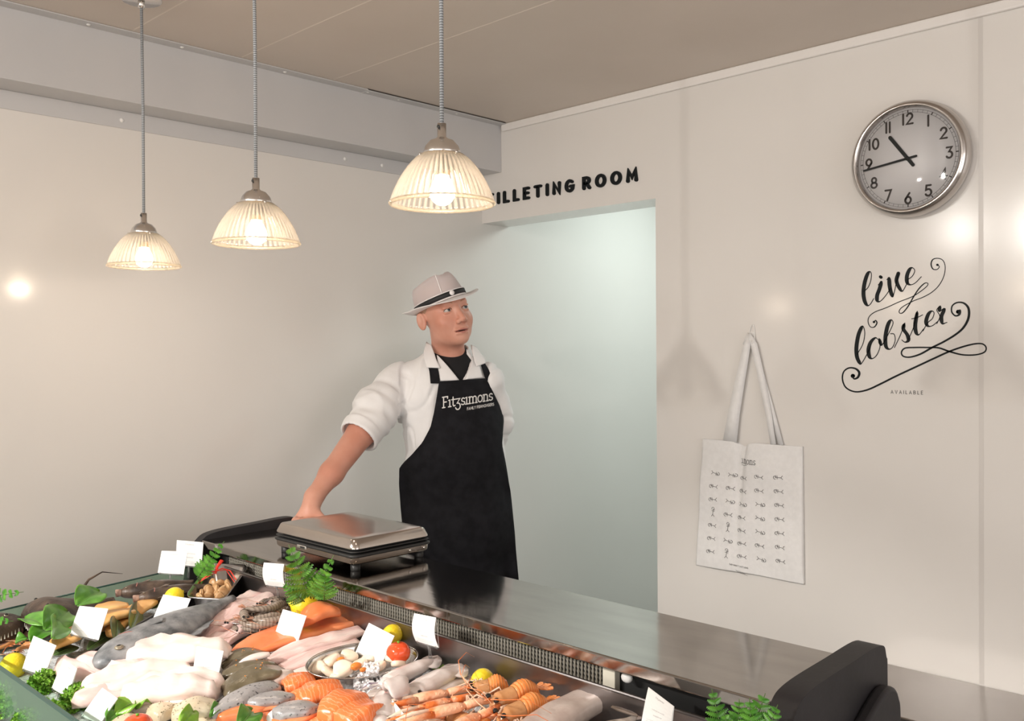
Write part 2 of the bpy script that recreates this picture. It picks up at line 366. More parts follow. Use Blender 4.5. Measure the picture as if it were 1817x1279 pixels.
mb = MB(); ribbon(mb, [zz((478, 260)), zz((484, 264))], 5.6, wf_, .0006); mb.build('dot', m_ink, dc, False)
script('word_lobster', [
 [(300, 850), (345, 770), (360, 690), (350, 640), (335, 645), (312, 700), (297, 790), (300, 860), (318, 905), (335, 915), (375, 850), (402, 790)],
 [(462, 735), (440, 722), (405, 755), (388, 810), (396, 865), (420, 878), (452, 850), (475, 790), (470, 735), (485, 775), (510, 750)],
 [(500, 765), (540, 690), (572, 620), (568, 590), (550, 595), (530, 640), (516, 720), (520, 785), (545, 808), (572, 790), (590, 740), (582, 695), (555, 690)],
 [(585, 795), (630, 700), (658, 622), (652, 655), (682, 700), (690, 740), (665, 755), (640, 738)],
 [(690, 735), (730, 640), (756, 530), (742, 620), (748, 680), (770, 698), (805, 655)], [(715, 578), (757, 568), (798, 548)],
 [(800, 670), (835, 610), (872, 575), (884, 532), (865, 520), (840, 545), (824, 600), (838, 632), (872, 630), (915, 595)],
 [(905, 615), (928, 560), (905, 512), (928, 487), (925, 518), (962, 505), (940, 560), (948, 612), (982, 605)]], 1.5, 7.2)
script('swirl', [[(430, 602), (442, 590), (452, 610), (432, 640), (402, 638), (385, 600), (395, 560), (440, 525), (520, 495), (620, 450), (720, 410), (790, 365), (833, 328), (836, 309), (812, 310), (770, 350), (730, 410), (690, 480), (650, 530), (625, 535), (622, 515), (650, 485), (730, 442), (800, 415), (870, 375), (925, 320), (960, 250), (968, 180), (950, 135), (912, 120), (875, 130), (862, 165), (875, 200), (905, 205), (924, 185), (910, 168)]], 1.5, 2.4)
script('swirl', [[(1065, 525), (1080, 515), (1075, 545), (1045, 555), (1018, 525), (1022, 480), (1060, 455), (1110, 460), (1145, 500), (1145, 570), (1110, 640), (1050, 695), (960, 750), (870, 795), (780, 845), (700, 868), (650, 860), (638, 830), (665, 800), (740, 795), (840, 795), (920, 798), (1000, 825), (1100, 850), (1200, 850), (1265, 830), (1278, 795), (1250, 768), (1190, 768), (1100, 790), (1000, 825), (900, 870), (750, 940), (600, 1010), (480, 1070), (380, 1115), (290, 1130), (220, 1100), (192, 1040), (200, 980), (240, 950), (290, 955), (318, 985), (308, 1020), (280, 1032), (265, 1010)]], 2.6, 4.5)
for c_, r_ in (((270, 1010), 16), ((1067, 525), 16), ((910, 170), 9), ((430, 602), 9)):
    mb = MB(); ribbon(mb, [zz((c_[0]-1, c_[1])), zz((c_[0]+1, c_[1]))], r_*2/4.264, wf_, .0006); mb.build('swirl_end', m_ink, dc, False)
av = MB(); py, pz = onp(1581, 698, 0, XW), onp(1650, 700, 0, XW)
o_ = Vector(dc.location)
text_strokes(lambda i, c: av, 'AVAILABLE', LT, .0095, .0012, .62, lambda a, b, h: Vector((-h, py.y-a-o_.y, lerp(py.z, pz.z, a/max(.01, py.y-pz.y))+b-o_.z)), th=.0005)
av.build('word_available', m_ink, dc, False)
# ================================================================== wall clock
CC = onp(1621, 285, 0, XW); CR = .160
ck = empty('wall_clock', (XW, CC.y, CC.z), 0, 'round steel-rimmed wall clock with white face and black numerals', 'clock', rot=(0, -PI/2, 0))
# local: z out of the wall (-X), x = world up... rotate so local z -> -X
ck.rotation_euler = Matrix(((0, 0, -1), (-1, 0, 0), (0, 1, 0))).to_euler()   # local x->-Y (image right), y->Z, z->-X
m_chrome = M('brushed_chrome', (.55, .52, .5), rough=.16, metal=1)
MB().lathe([(0, .001), (.155, .001), (.160, .012), (.163, .03), (.160, .045), (.152, .056), (.146, .058), (.142, .054), (.140, .046), (.140, .040)], 96).build('case', m_chrome, ck)
MB().lathe([(0, .040), (.141, .040), (.141, .038), (0, .038)], 64).build('dial', M('dial_white', (.72, .70, .70), rough=.4), ck)
fnn = lambda cx, cy: (lambda a, b, h: Vector((cx+a, cy+b, .0405+h)))
for n in range(1, 13):
    a = math.radians(90-30*n); r = .1105; s = str(n); hgt = .0285
    wd = sum(LT[c][0] for c in s)*hgt+(len(s)-1)*.34*hgt
    nm = MB(); text_strokes(lambda i, c: nm, s, LT, hgt, .0054, .34, fnn(r*math.cos(a)-wd/2, r*math.sin(a)-hgt/2), th=.0004)
    nm.build('numeral', M('clock_print', (.055, .047, .043), rough=.6, spec=.1), ck, False)
tk = MB()
for i in range(60):
    a = math.radians(6*i); c, s = math.cos(a), math.sin(a); big = i % 5 == 0
    ribbon(tk, [((.127)*c, .127*s), (.135*c, .135*s)], .0028 if big else .0007, fnn(0, 0), .0003, caps=False)
for rr in (.1275, .1345): ribbon(tk, circ(0, 0, rr, rr, 0, 360, 90), .0007, fnn(0, 0), .0003, caps=False)
tk.build('minute_track', MT['clock_print'], ck, False)
m_hand = M('clock_hand', (.012, .015, .016), rough=.5, spec=.15)
def hand(name, ang, l, tail, w0, w1, z):
    a = math.radians(ang); c, s = math.cos(a), math.sin(a)
    mb = MB(); ribbon(mb, [(-tail*c, -tail*s), (0, 0), (l*c, l*s)], [w0, w0, w1], lambda x, y, h: Vector((x, y, z+h)), .001); mb.build(name, m_hand, ck, False)
hand('hour_hand', 90+36.5, .082, .025, .0095, .010, .0425); hand('minute_hand', 180+8, .125, .024, .0065, .0052, .044)
MB().lathe([(0, .047), (.006, .047), (.006, .041)], 16).build('hand_hub', m_hand, ck)
MB().lathe([(0, .057), (.05, .0565), (.1, .0545), (.141, .050)], 64).build('glass_cover', glass('clock_glass', (1, 1, 1), .9, .03), ck)
def bw(mb, name, mat, root, **k):
    l = root.matrix_basis.translation if root else Vector((0, 0, 0)); l = Vector(root.location)
    mb.v = [tuple(Vector(p)-l) for p in mb.v]; return mb.build(name, mat, root, **k)
# ================================================================== pendant lamps
m_nickel = M('brushed_nickel', (.74, .71, .68), rough=.24, metal=1)
m_cord = M('grey_braided_cord', (.16, .17, .18), (.42, .44, .46), scale=1, rough=.8)
nt = m_cord.node_tree  # woven bands on the cord
wv = nt.nodes.new('ShaderNodeTexWave'); wv.bands_direction = 'Z'; wv.inputs['Scale'].default_value = 70; tcn = nt.nodes.new('ShaderNodeTexCoord')
nt.links.new(tcn.outputs['Object'], wv.inputs['Vector'])
rp = [n for n in nt.nodes if n.type == 'VALTORGB'][0]; nt.links.new(wv.outputs['Fac'], rp.inputs[0])
m_shade = glass('ribbed_glass', (1, .98, .95), .8, .08, body=(1, .94, .86), bw=.055)
nt = m_shade.node_tree   # pressed ribs: their refraction painted as clear and milky bands round the shade
tcn = nt.nodes.new('ShaderNodeTexCoord'); sx = nt.nodes.new('ShaderNodeSeparateXYZ'); at_ = nt.nodes.new('ShaderNodeMath'); at_.operation = 'ARCTAN2'
ml = nt.nodes.new('ShaderNodeMath'); ml.operation = 'MULTIPLY'; ml.inputs[1].default_value = 48; sn = nt.nodes.new('ShaderNodeMath'); sn.operation = 'SINE'
mr = nt.nodes.new('ShaderNodeMapRange'); mr.inputs[1].default_value = -1; mr.inputs[2].default_value = 1; mr.inputs[3].default_value = .02; mr.inputs[4].default_value = .13
nt.links.new(tcn.outputs['Object'], sx.inputs[0]); nt.links.new(sx.outputs['Y'], at_.inputs[0]); nt.links.new(sx.outputs['X'], at_.inputs[1]); nt.links.new(at_.outputs[0], ml.inputs[0]); nt.links.new(ml.outputs[0], sn.inputs[0]); nt.links.new(sn.outputs[0], mr.inputs[0])
nt.links.new(mr.outputs[0], [n for n in nt.nodes if n.type == 'MIX_SHADER' and not n.inputs[0].is_linked and n.inputs[0].default_value < .1][0].inputs[0])
m_rim = glass('glass_rim', (1, .95, .85), .6, .08, body=(1, .92, .80), bw=.12)
m_bulb = M('lit_bulb', (1, .9, .75), emit=(1, .86, .66), es=14)
def pendant(p, label):
    e = empty('pendant_lamp', (p[0], p[1], H), 0, label, 'lamp', 'glass pendant lamps over the counter')
    rz = p[2]-H; r_ = lambda z: rz+z
    MB().lathe([(0, 0), (.047, 0), (.05, -.004), (.05, -.022), (.047, -.025), (0, -.025)], 40).build('ceiling_rose', m_nickel, e)
    MB().lathe([(0, -.025), (.0085, -.025), (.0085, -.043), (0, -.043)], 16).build('cord_grip', m_nickel, e)
    MB().tube([(0, 0, -.04), (.0012, 0, lerp(-.04, r_(.13), .5)), (0, 0, r_(.134))], .0036, 10).build('cord', m_cord, e)
    g = MB().lathe([(0, r_(.137)), (.0075, r_(.137)), (.0075, r_(.115)), (.010, r_(.112)), (.020, r_(.108)), (.028, r_(.099)), (.0315, r_(.090)), (.032, r_(.081)), (.030, r_(.081)), (.028, r_(.092)), (0, r_(.095))], 40)
    gl = g.build('lamp_holder', m_nickel, e)
    for k in range(3):
        a = 2*PI*k/3+.5; d = Vector((math.cos(a), math.sin(a), 0)); MB().tube([d*.031+Vector((0, 0, r_(.084))), d*.039+Vector((0, 0, r_(.084)))], .0028, 8).build('thumb_screw', m_nickel, gl)
    MB().tube([(-.0085, 0, r_(.131)), (-.005, 0, r_(.131))], .003, 8).build('cord_screw', m_black, gl)
    prof = [(.034, .084), (.042, .078), (.052, .068), (.063, .053), (.073, .036), (.081, .018), (.0855, .005)]
    sh = MB().lathe([(a, r_(z)) for a, z in spline(prof, 3)], 192, rib=lambda a, j: .012*math.cos(48*a)).build('glass_shade', m_shade, e)
    sh.modifiers.new('s', 'SOLIDIFY').thickness = .002
    MB().lathe([(.0865+.0035*math.cos(t*PI/5), r_(.003)+.0035*math.sin(t*PI/5)) for t in range(11)], 96).build('rim', m_rim, sh)
    MB().lathe([(.034+.002*math.cos(t*PI/4), r_(.083)+.002*math.sin(t*PI/4)) for t in range(9)], 48).build('collar_ring', m_rim, sh)
    MB().lathe([(0, r_(.095)), (.014, r_(.095)), (.014, r_(.052)), (.012, r_(.05)), (0, r_(.05))], 20).build('socket', M('socket_brass', (.6, .45, .3), rough=.3, metal=1), e)
    MB().lathe([(0, r_(.0))]+[(.0215*math.sin(t*PI/12), r_(.022)-.0225*math.cos(t*PI/12)) for t in range(1, 9)]+[(.012, r_(.047)), (.011, r_(.055))], 24).build('bulb', m_bulb, e)
    l = bpy.data.lights.new('bulb_light', 'POINT'); l.energy = 2.8; l.color = (1, .82, .64); l.shadow_soft_size = .022
    lo = bpy.data.objects.new('bulb_light', l); col.objects.link(lo); lo.parent = e; lo.location = (0, 0, r_(-.001))
    return e
pendant((1.032, 2.304, 1.748), 'ribbed glass pendant lamp hanging lowest, nearest the left wall, its ceiling rose in view')
pendant((1.001, 1.708, 1.752), 'ribbed glass pendant lamp hanging in the middle of the three')
pendant((1.035, 1.169, 1.775), 'largest looking ribbed glass pendant lamp, in front of the sign on the door wall')
# ================================================================== tote bag and hook
bg = empty('tote_bag', (XW-.02, 1.52, .80), 0, 'white cotton tote bag printed with rows of tiny lobsters hanging on wall', 'bag')
m_cot = M('white_cotton', (.80, .79, .78), (.84, .83, .82), scale=60, rough=.85, bump=.12, bscale=400)
C4 = [onp(1250, 778, 0, XW), onp(1424, 792, 0, XW), onp(1427, 1036, 0, XW), onp(1237, 1002, 0, XW)]
def bagp(s, t, h=0):
    a = C4[0].lerp(C4[1], s); b = C4[3].lerp(C4[2], s); p = a.lerp(b, t)
    puff = .012*(math.sin(PI*min(1, max(0, s)))**.5)*(math.sin(PI*(.08+.9*t)))**.5
    cr = .020*math.exp(-((s-.425+.03*t)/.042)**2)*max(0, 1-t*1.15)**.7
    sag = .014*math.exp(-((s-.43)/.06)**2)*max(0, 1-t*8)
    wr = .0022*math.sin(11*s+5*t)+.0018*math.sin(6*s-13*t)
    return Vector((XW-.010-puff+cr-wr-h, p.y, p.z-sag+.004*math.sin(3*s)*t))
G = 110
fr_ = [[bagp(i/G, j/G) for i in range(G+1)] for j in range(G+1)]
bk_ = [[Vector((XW-.002, bagp(i/G, j/G).y-.004, bagp(i/G, 0 if j == 0 else j/G).z)) for i in range(G+1)] for j in range(G+1)]
mb = MB().grid(fr_); mb.grid(bk_)
for e_ in range(G):
    mb.add([fr_[e_][G], fr_[e_+1][G], bk_[e_+1][G], bk_[e_][G]], [(0, 1, 2, 3)]); mb.add([fr_[e_][0], fr_[e_+1][0], bk_[e_+1][0], bk_[e_][0]], [(0, 1, 2, 3)])
    mb.add([fr_[G][e_], fr_[G][e_+1], bk_[G][e_+1], bk_[G][e_]], [(0, 1, 2, 3)])
bw(mb, 'bag_body', m_cot, bg, merge=True)
bw(MB().grid([[bagp(i/G, j/60, .0012) for i in range(G+1)] for j in range(5)]), 'top_hem', m_cot, bg)
pr = MB()
def bt(u, v): # zoom px of the bag crop -> (s,t)
    u = 1240+u/5.116; v = 790+v/5.116; p = onp(u, v, 0, XW)
    s = .5; t = .5
    for _ in range(12):
        a = C4[0].lerp(C4[1], s); b = C4[3].lerp(C4[2], s); t = (a.z-p.z)/(a.z-b.z); q0 = C4[0].lerp(C4[3], t).y; q1 = C4[1].lerp(C4[2], t).y; s = (p.y-q0)/(q1-q0)
    return s, t
def bfn(s0, t0): 
    def fn(a, b, h): return bagp(s0+a/.37, t0-b/.425, h+.0010)
    fn.seg = .0025
    return fn
for c_ in range(5):
    for r_ in range(7):
        u = lerp([172, 325, 430, 583, 752][c_], [135, 280, 420, 583, 772][c_], r_/6); v = lerp([250, 268, 298, 284, 288][c_], [960, 985, 1012, 1038, 1050][c_], r_/6)
        s, t = bt(u, v); rnd = random.Random(c_*7+r_); a = rnd.choice([.1, 0, PI, PI-.1, .05]); 
        if (c_, r_) in ((0, 3), (1, 4), (1, 6)): a = -PI/2
        ca, sa = math.cos(a), math.sin(a); k = .0135
        for st in ([(-.9, .1), (.6, -.1)], [(.55, -.1), (1, .4)], [(.55, -.1), (1, -.5)], circ(-.9, 0, .4, .38, 40, 290, 7), [(-.3, .45), (-.4, -.4)], [(-.6, .5), (-.75, -.1)]):
            ribbon(pr, [(k*(p[0]*ca-p[1]*sa), k*(p[0]*sa+p[1]*ca)) for p in st], .0013, bfn(s, t), .0002, caps=False)
s, t = bt(392, 160)
text_strokes(lambda i, c: pr, 'imons', SER, .022, .0017, .10, bfn(s, t), th=.0002)
s, t = bt(394, 177); ribbon(pr, [(0, 0), (.014, -.001), (.029, .003)], .0012, bfn(s, t), .0002)
s, t = bt(304, 1085)
text_strokes(lambda i, c: pr, "THEY DON'T LAST LONG", LT, .0046, .0008, .50, lambda a, b, h: bagp(s+a*.74/.37, t+a*.12-b/.425, h+.0008), th=.0002)
for k, (u, v, l) in enumerate(((355, 1132, .033), (362, 1142, .031), (370, 1152, .034))):
    s2, t2 = bt(u, v); ribbon(pr, [(0, 0), (l, -.0075)], .0007, bfn(s2, t2), .0002, caps=False)
bw(pr, 'printed_pattern', M('grey_print', (.10, .09, .09), rough=.7), bg, smooth=False)
def strap(pts, ws, off):
    mb = MB(); ribbon(mb, pts, ws, lambda u, v, h: onp(u, v, 0, XW-off-h), .0022, caps=False); bw(mb, 'strap', m_cot, bg, solid=0)
strap([(1386, 790), (1366, 715), (1345, 640), (1336, 603), (1328, 597), (1322, 612)], [9, 9, 9, 9, 9, 9], .006)
strap([(1295, 783), (1302, 735), (1315, 665), (1325, 615), (1331, 598), (1338, 612), (1350, 665), (1364, 735), (1372, 789)], [25, 21, 17, 13, 11, 12, 12, 11, 10], .012)
hk = empty('wall_hook', onp(1333, 590, 0, XW), 0, 'small white wall hook that the tote bag hangs from', 'hook')
p0 = onp(1334, 600, 0, XW-.004)
bw(MB().tube([onp(u, v, 0, XW-o) for u, v, o in spline([(1330, 612, .004), (1330, 592, .003), (1333, 578, .003), (1337, 577, .003), (1339, 590, .003), (1338, 602, .012), (1334, 608, .02), (1331, 602, .024)], 5)], .0016, 8), 'hook_wire', m_white, hk)
bw(MB().box((XW-.003, p0.y-.008, p0.z-.012), (XW, p0.y+.008, p0.z+.02)), 'hook_plate', m_white, hk, smooth=False, bevel=.001)
# ================================================================== steel bench by the door wall
m_steel = M('steel_worktop', (.36, .33, .31), (.40, .37, .35), scale=4, rough=.32, metal=1, stretch=(1, 1, 1))
bn = empty('steel_bench', (2.48, -.2, 0), 0, 'low stainless bench against the right wall, beyond the counter end', 'bench')
bw(MB().box((2.30, -1.9, .585), (XW-.001, 1.15, .617)), 'bench_top', m_steel, bn, smooth=False, bevel=.004)
for yy in (-1.85, -.3, 1.08):
    for xx in (2.33, 2.6): bw(MB().box((xx, yy, 0), (xx+.04, yy+.04, .585)), 'leg', m_steel, bn, smooth=False, bevel=.004)
# ================================================================== refrigerated serve-over counter
CX0, CX1, CZ, RZ = 1.2245, 1.5015, 1.013, .9587
CY0, CY1 = .672, 2.395
ct = empty('display_counter', (1.1, 1.53, 0), 0, 'stainless refrigerated fish counter with black end panels and raised serving ledge', 'counter')
m_top = M('counter_steel', (.35, .33, .31), (.42, .395, .37), scale=5, rough=.09, metal=1, bump=.02, bscale=5, stretch=(4, 1, 1))
m_well = M('well_steel', (.27, .25, .25), (.33, .31, .31), scale=8, rough=.3, metal=1, bump=.03, bscale=8)
m_trim = M('black_end_panel', (.020, .019, .021), (.028, .026, .029), scale=8, spec=.35, rough=.5, bump=.03, bscale=60)
bw(MB().box((CX0, CY0, CZ-.022), (CX1, CY1, CZ)), 'serving_ledge', m_top, ct, smooth=False, bevel=.003)
bw(MB().box((CX0+.07, CY0, .05), (CX1-.03, CY1, CZ-.022)).box((.60, CY0, .08), (CX0+.07, CY1, .80)), 'cabinet_body', M('cabinet_grey', (.3, .3, .31), rough=.4), ct, smooth=False, bevel=.004)
bw(MB().box((CX0, CY0, .80), (CX0+.003, CY1, RZ)).tube([(CX0+.001, CY0, RZ), (CX0+.001, CY1, RZ)], .0032, 8).box((CX0+.003, CY0, .925), (CX0+.05, CY1, .928)), 'well_wall', m_well, ct, smooth=True, autos=40)
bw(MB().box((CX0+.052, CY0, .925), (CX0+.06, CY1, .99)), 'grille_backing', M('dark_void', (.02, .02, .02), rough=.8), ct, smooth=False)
gr = MB(); y = 1.02
while y < 2.33:
    gr.tube([(CX0+.050, y, .93+.0575*k/14) for k in range(15)], [.0034 if k % 2 else .0018 for k in range(15)], 6); y += .0085
bw(gr, 'perforated_grille', M('grille_metal', (.62, .58, .50), rough=.3, metal=.6), ct)
bw(MB().box((CX0+.035, .985, .93), (CX0+.05, 1.012, .991)), 'grille_end_bracket', M('cream_plastic', (.75, .71, .6), rough=.5), ct, smooth=False, bevel=.001)
kn = MB().ball((CX0+.03, .955, .974), (.008, .011, .009), 8); bw(kn, 'control_knob', m_white, ct)
dk = MB(); z0, z1 = deckz(.575), deckz(CX0); dk.add([(.575, CY0, z0), (CX0, CY0, z1), (CX0, CY1, z1), (.575, CY1, z0), (.575, CY0, z0-.03), (CX0, CY0, z1-.03), (CX0, CY1, z1-.03), (.575, CY1, z0-.03)], [(0, 1, 2, 3), (7, 6, 5, 4), (0, 4, 5, 1), (1, 5, 6, 2), (2, 6, 7, 3), (3, 7, 4, 0)])
bw(dk, 'display_deck', M('deck_steel', (.30, .29, .29), rough=.35, metal=1), ct, smooth=False)
def endpanel(y0, y1, prof, name='end_panel', b=.01):
    a = spline(prof, 6)[:-1]; n = len(a); mb = MB()
    mb.add([(p[0], y0, p[1]) for p in a]+[(p[0], y1, p[1]) for p in a], [tuple(range(n)), tuple(range(2*n-1, n-1, -1))]+[(i, n+i, n+(i+1) % n, (i+1) % n) for i in range(n)])
    return bw(mb, name, m_trim, ct, smooth=True, bevel=b, autos=50)
PF = [(1.54, .05), (1.545, .5), (1.545, .95), (1.540, 1.015), (1.515, 1.038), (1.40, 1.036), (1.27, 1.030), (1.225, 1.012), (1.195, .965), (1.185, .90), (1.15, .83), (.9, .78), (.6, .765), (.55, .75), (.55, .4), (.56, .05)]
def ep(y0, y1, name, prof): 
    a = spline(prof[:12], 6); a += [np.array(p) for p in prof[12:]]; n = len(a); mb = MB()
    mb.add([(p[0], y0, p[1]) for p in a]+[(p[0], y1, p[1]) for p in a], [tuple(range(n)), tuple(range(2*n-1, n-1, -1))]+[(i, n+i, n+(i+1) % n, (i+1) % n) for i in range(n)])
    return bw(mb, name, m_trim, ct, smooth=True, bevel=.007, autos=35)
ep(CY1, CY1+.032, 'end_panel', PF); ep(CY0-.042, CY0, 'end_panel', PF)
PF2 = [(1.54, .05), (1.545, .5), (1.545, .88), (1.535, .955), (1.50, .978), (1.44, .96), (1.33, .90), (1.24, .84), (1.15, .79), (1.1, .76), (1.0, .75), (.9, .74), (.6, .72), (.58, .7), (.58, .4), (.58, .05)]
ep(CY0-.066, CY0-.042, 'end_bumper', PF2)
m_cglass = glass('green_tinted_glass', (.78, .93, .85), .8, .02, body=(.55, .75, .62), bw=.10)
m_gedge = M('glass_edge', (.03, .09, .075), rough=.15)
fg = bw(MB().box((.574, CY0, .60), (.580, CY1, .930)), 'front_glass', m_cglass, ct, smooth=False)
e_ = MB().box((.5735, CY0, .9295), (.5805, CY1, .9325)); e_.v = [tuple(Vector(p)-Vector(ct.location)) for p in e_.v]; e_.build('polished_edge', m_gedge, fg, False)
eg = MB().add([(.58, CY1+.004, .80), (1.19, CY1+.004, .80), (1.19, CY1+.004, .945), (.58, CY1+.004, .915), (.58, CY1+.009, .80), (1.19, CY1+.009, .80), (1.19, CY1+.009, .945), (.58, CY1+.009, .915)], [(0, 1, 2, 3), (7, 6, 5, 4), (0, 4, 5, 1), (1, 5, 6, 2), (2, 6, 7, 3), (3, 7, 4, 0)])
eg = bw(eg, 'end_glass', m_cglass, ct, smooth=False)
e_ = MB().tube([(.58, CY1+.0065, .9155), (1.19, CY1+.0065, .9455)], .0022, 6); e_.v = [tuple(Vector(p)-Vector(ct.location)) for p in e_.v]; e_.build('polished_edge', m_gedge, eg)
# ================================================================== weighing scale
SX0, SX1, SY0, SY1 = 1.283, 1.522, 1.772, 2.118
sl = empty('weighing_scale', ((SX0+SX1)/2, (SY0+SY1)/2, CZ), 0, 'flat stainless weighing scale standing on the counter ledge', 'scale')
m_sst = M('scale_steel', (.50, .45, .41), (.55, .50, .46), scale=7, rough=.16, metal=1, bump=.02, bscale=9)
def rrect(x0, x1, y0, y1, r, z, n=6):
    o = []
    for cx, cy, a in ((x1-r, y1-r, 0), (x0+r, y1-r, 90), (x0+r, y0+r, 180), (x1-r, y0+r, 270)):
        for k in range(n+1): t = math.radians(a+90*k/n); o.append(Vector((cx+r*math.cos(t), cy+r*math.sin(t), z)))
    return o
def rr(i, z, r=.018): return rrect(SX0+i, SX1-i, SY0+i, SY1-i, r, z)
bw(MB().loft([rr(.006, 1.066), rr(0, 1.0665, .02), rr(.0, 1.069, .02), rr(.008, 1.086, .016), rr(.011, 1.0885, .014), rr(.016, 1.0893, .012), rr(.05, 1.0888, .01)]), 'platform', m_sst, sl, autos=60)
bw(MB().loft([rr(.012, 1.034), rr(.012, 1.0665)]), 'bellows', M('scale_black', (.02, .02, .02), rough=.45), sl, smooth=False)
bw(MB().loft([rr(-.001, 1.046), rr(-.003, 1.048), rr(-.003, 1.052), rr(.002, 1.054)]).loft([rr(.002, 1.057), rr(-.001, 1.059), rr(.002, 1.061)]), 'rubber_band', MT['scale_black'], sl)
bw(MB().loft([rr(.012, 1.0285), rr(.004, 1.030), rr(.001, 1.034), rr(.0, 1.046)]), 'base', m_sst, sl, autos=60)
for xx in (SX0+.022, SX1-.022):
    for yy in (SY0+.022, SY1-.022): bw(MB().lathe([(0, 0), (.0105, 0), (.011, .001), (.011, .0165), (0, .0165)], 36, (xx, yy, CZ), rib=lambda a, j: .06*(1 if math.cos(18*a) > 0 else -1)), 'foot', MT['scale_black'], sl)
bw(MB().box((SX0-.004, 1.965, 1.040), (SX0, 2.005, 1.049)), 'level_window', M('level_chrome', (.8, .78, .75), rough=.15, metal=1), sl, smooth=False, bevel=.002)
bw(MB().box((SX0-.005, 1.972, 1.0425), (SX0-.001, 1.988, 1.0465)), 'level_vial', MT['scale_black'], sl, smooth=False)
for yy in (SX0+.17, SX0+.215): bw(MB().ball((yy, SY0-.001, 1.040), (.0035, .002, .0035), 6), 'screw', m_nickel, sl)
# ================================================================== implicit surfaces (numpy surface nets)
def surf_nets(fn, lo, hi, h):
    lo = np.array(lo, float); n = np.ceil((np.array(hi)-lo)/h).astype(int)+1
    ax = [lo[i]+h*np.arange(n[i]) for i in range(3)]
    X, Y, Z = np.meshgrid(*ax, indexing='ij'); D = fn(X.astype(np.float32), Y.astype(np.float32), Z.astype(np.float32)).astype(np.float32)
    S = D < 0; c = [s-1 for s in n]
    cnt = np.zeros(c, np.float32); acc = np.zeros(c+[3], np.float32)
    for axis in range(3):
        o = [a for a in range(3) if a != axis]
        for b0 in (0, 1):
            for b1 in (0, 1):
                s0 = [None]*3; s1 = [None]*3
                s0[axis] = slice(0, c[axis]); s1[axis] = slice(1, c[axis]+1)
                for q, b in zip(o, (b0, b1)): s0[q] = s1[q] = slice(b, b+c[q])
                d0 = D[tuple(s0)]; d1 = D[tuple(s1)]; m = (d0 < 0) != (d1 < 0)
                t = np.where(m, d0/np.where(m, d0-d1, 1), 0)
                cnt += m; acc[..., axis] += t
                for q, b in zip(o, (b0, b1)): acc[..., q] += m*b
    act = cnt > 0; idx = -np.ones(c, int); ids = np.argwhere(act); idx[act] = np.arange(len(ids))
    V = (ids+acc[act]/cnt[act][:, None])*h+lo; Fs = []
    for axis in range(3):
        a, b = [(1, 2), (2, 0), (0, 1)][axis]
        s0 = [slice(1, c[i]) for i in range(3)]; s1 = list(s0); s0[axis] = slice(0, c[axis]); s1[axis] = slice(1, c[axis]+1)
        m = S[tuple(s0)] != S[tuple(s1)]; P = np.argwhere(m)
        off = np.ones(3, int); off[axis] = 0; P = P+off
        sg_ = S[tuple(P.T)]
        def g(da, db): q = P.copy(); q[:, a] += da; q[:, b] += db; return idx[tuple(q.T)]
        A, B, C_, D_ = g(-1, -1), g(0, -1), g(0, 0), g(-1, 0)
        q = np.stack([A, B, C_, D_], 1); q[~sg_] = q[~sg_][:, ::-1]; Fs.append(q)
    Fa = np.concatenate(Fs); Fa = Fa[(Fa >= 0).all(1)]
    return V, Fa
def mesh_np(V, Fa):
    me = bpy.data.meshes.new('m'); me.vertices.add(len(V)); me.vertices.foreach_set('co', np.asarray(V, np.float32).ravel())
    me.loops.add(len(Fa)*4); me.loops.foreach_set('vertex_index', Fa.astype(np.int32).ravel())
    me.polygons.add(len(Fa)); me.polygons.foreach_set('loop_start', np.arange(0, len(Fa)*4, 4, dtype=np.int32)); me.polygons.foreach_set('loop_total', np.full(len(Fa), 4, np.int32))
    me.update(calc_edges=True); me.validate(); return me
def smn(a, b, k):
    h = np.clip(.5+.5*(b-a)/k, 0, 1); return b*(1-h)+a*h-k*h*(1-h)
def smx(a, b, k): return -smn(-a, -b, k)
def ell(X, Y, Z, c, r, R=None):
    x, y, z = X-c[0], Y-c[1], Z-c[2]
    if R is not None: x, y, z = R[0][0]*x+R[1][0]*y+R[2][0]*z, R[0][1]*x+R[1][1]*y+R[2][1]*z, R[0][2]*x+R[1][2]*y+R[2][2]*z
    k0 = np.sqrt((x/r[0])**2+(y/r[1])**2+(z/r[2])**2); k1 = np.sqrt((x/r[0]**2)**2+(y/r[1]**2)**2+(z/r[2]**2)**2)
    return k0*(k0-1)/(k1+1e-9)
def cone(X, Y, Z, a, b, r1, r2):
    a = np.array(a, float); b = np.array(b, float); d = b-a; L2 = d@d
    t = np.clip(((X-a[0])*d[0]+(Y-a[1])*d[1]+(Z-a[2])*d[2])/L2, 0, 1)
    return np.sqrt((X-a[0]-t*d[0])**2+(Y-a[1]-t*d[1])**2+(Z-a[2]-t*d[2])**2)-(r1+(r2-r1)*t)
def rx(a): c, s = math.cos(a), math.sin(a); return np.array([[1, 0, 0], [0, c, -s], [0, s, c]])
def ry(a): c, s = math.cos(a), math.sin(a); return np.array([[c, 0, s], [0, 1, 0], [-s, 0, c]])
def rzm(a): c, s = math.cos(a), math.sin(a); return np.array([[c, -s, 0], [s, c, 0], [0, 0, 1]])
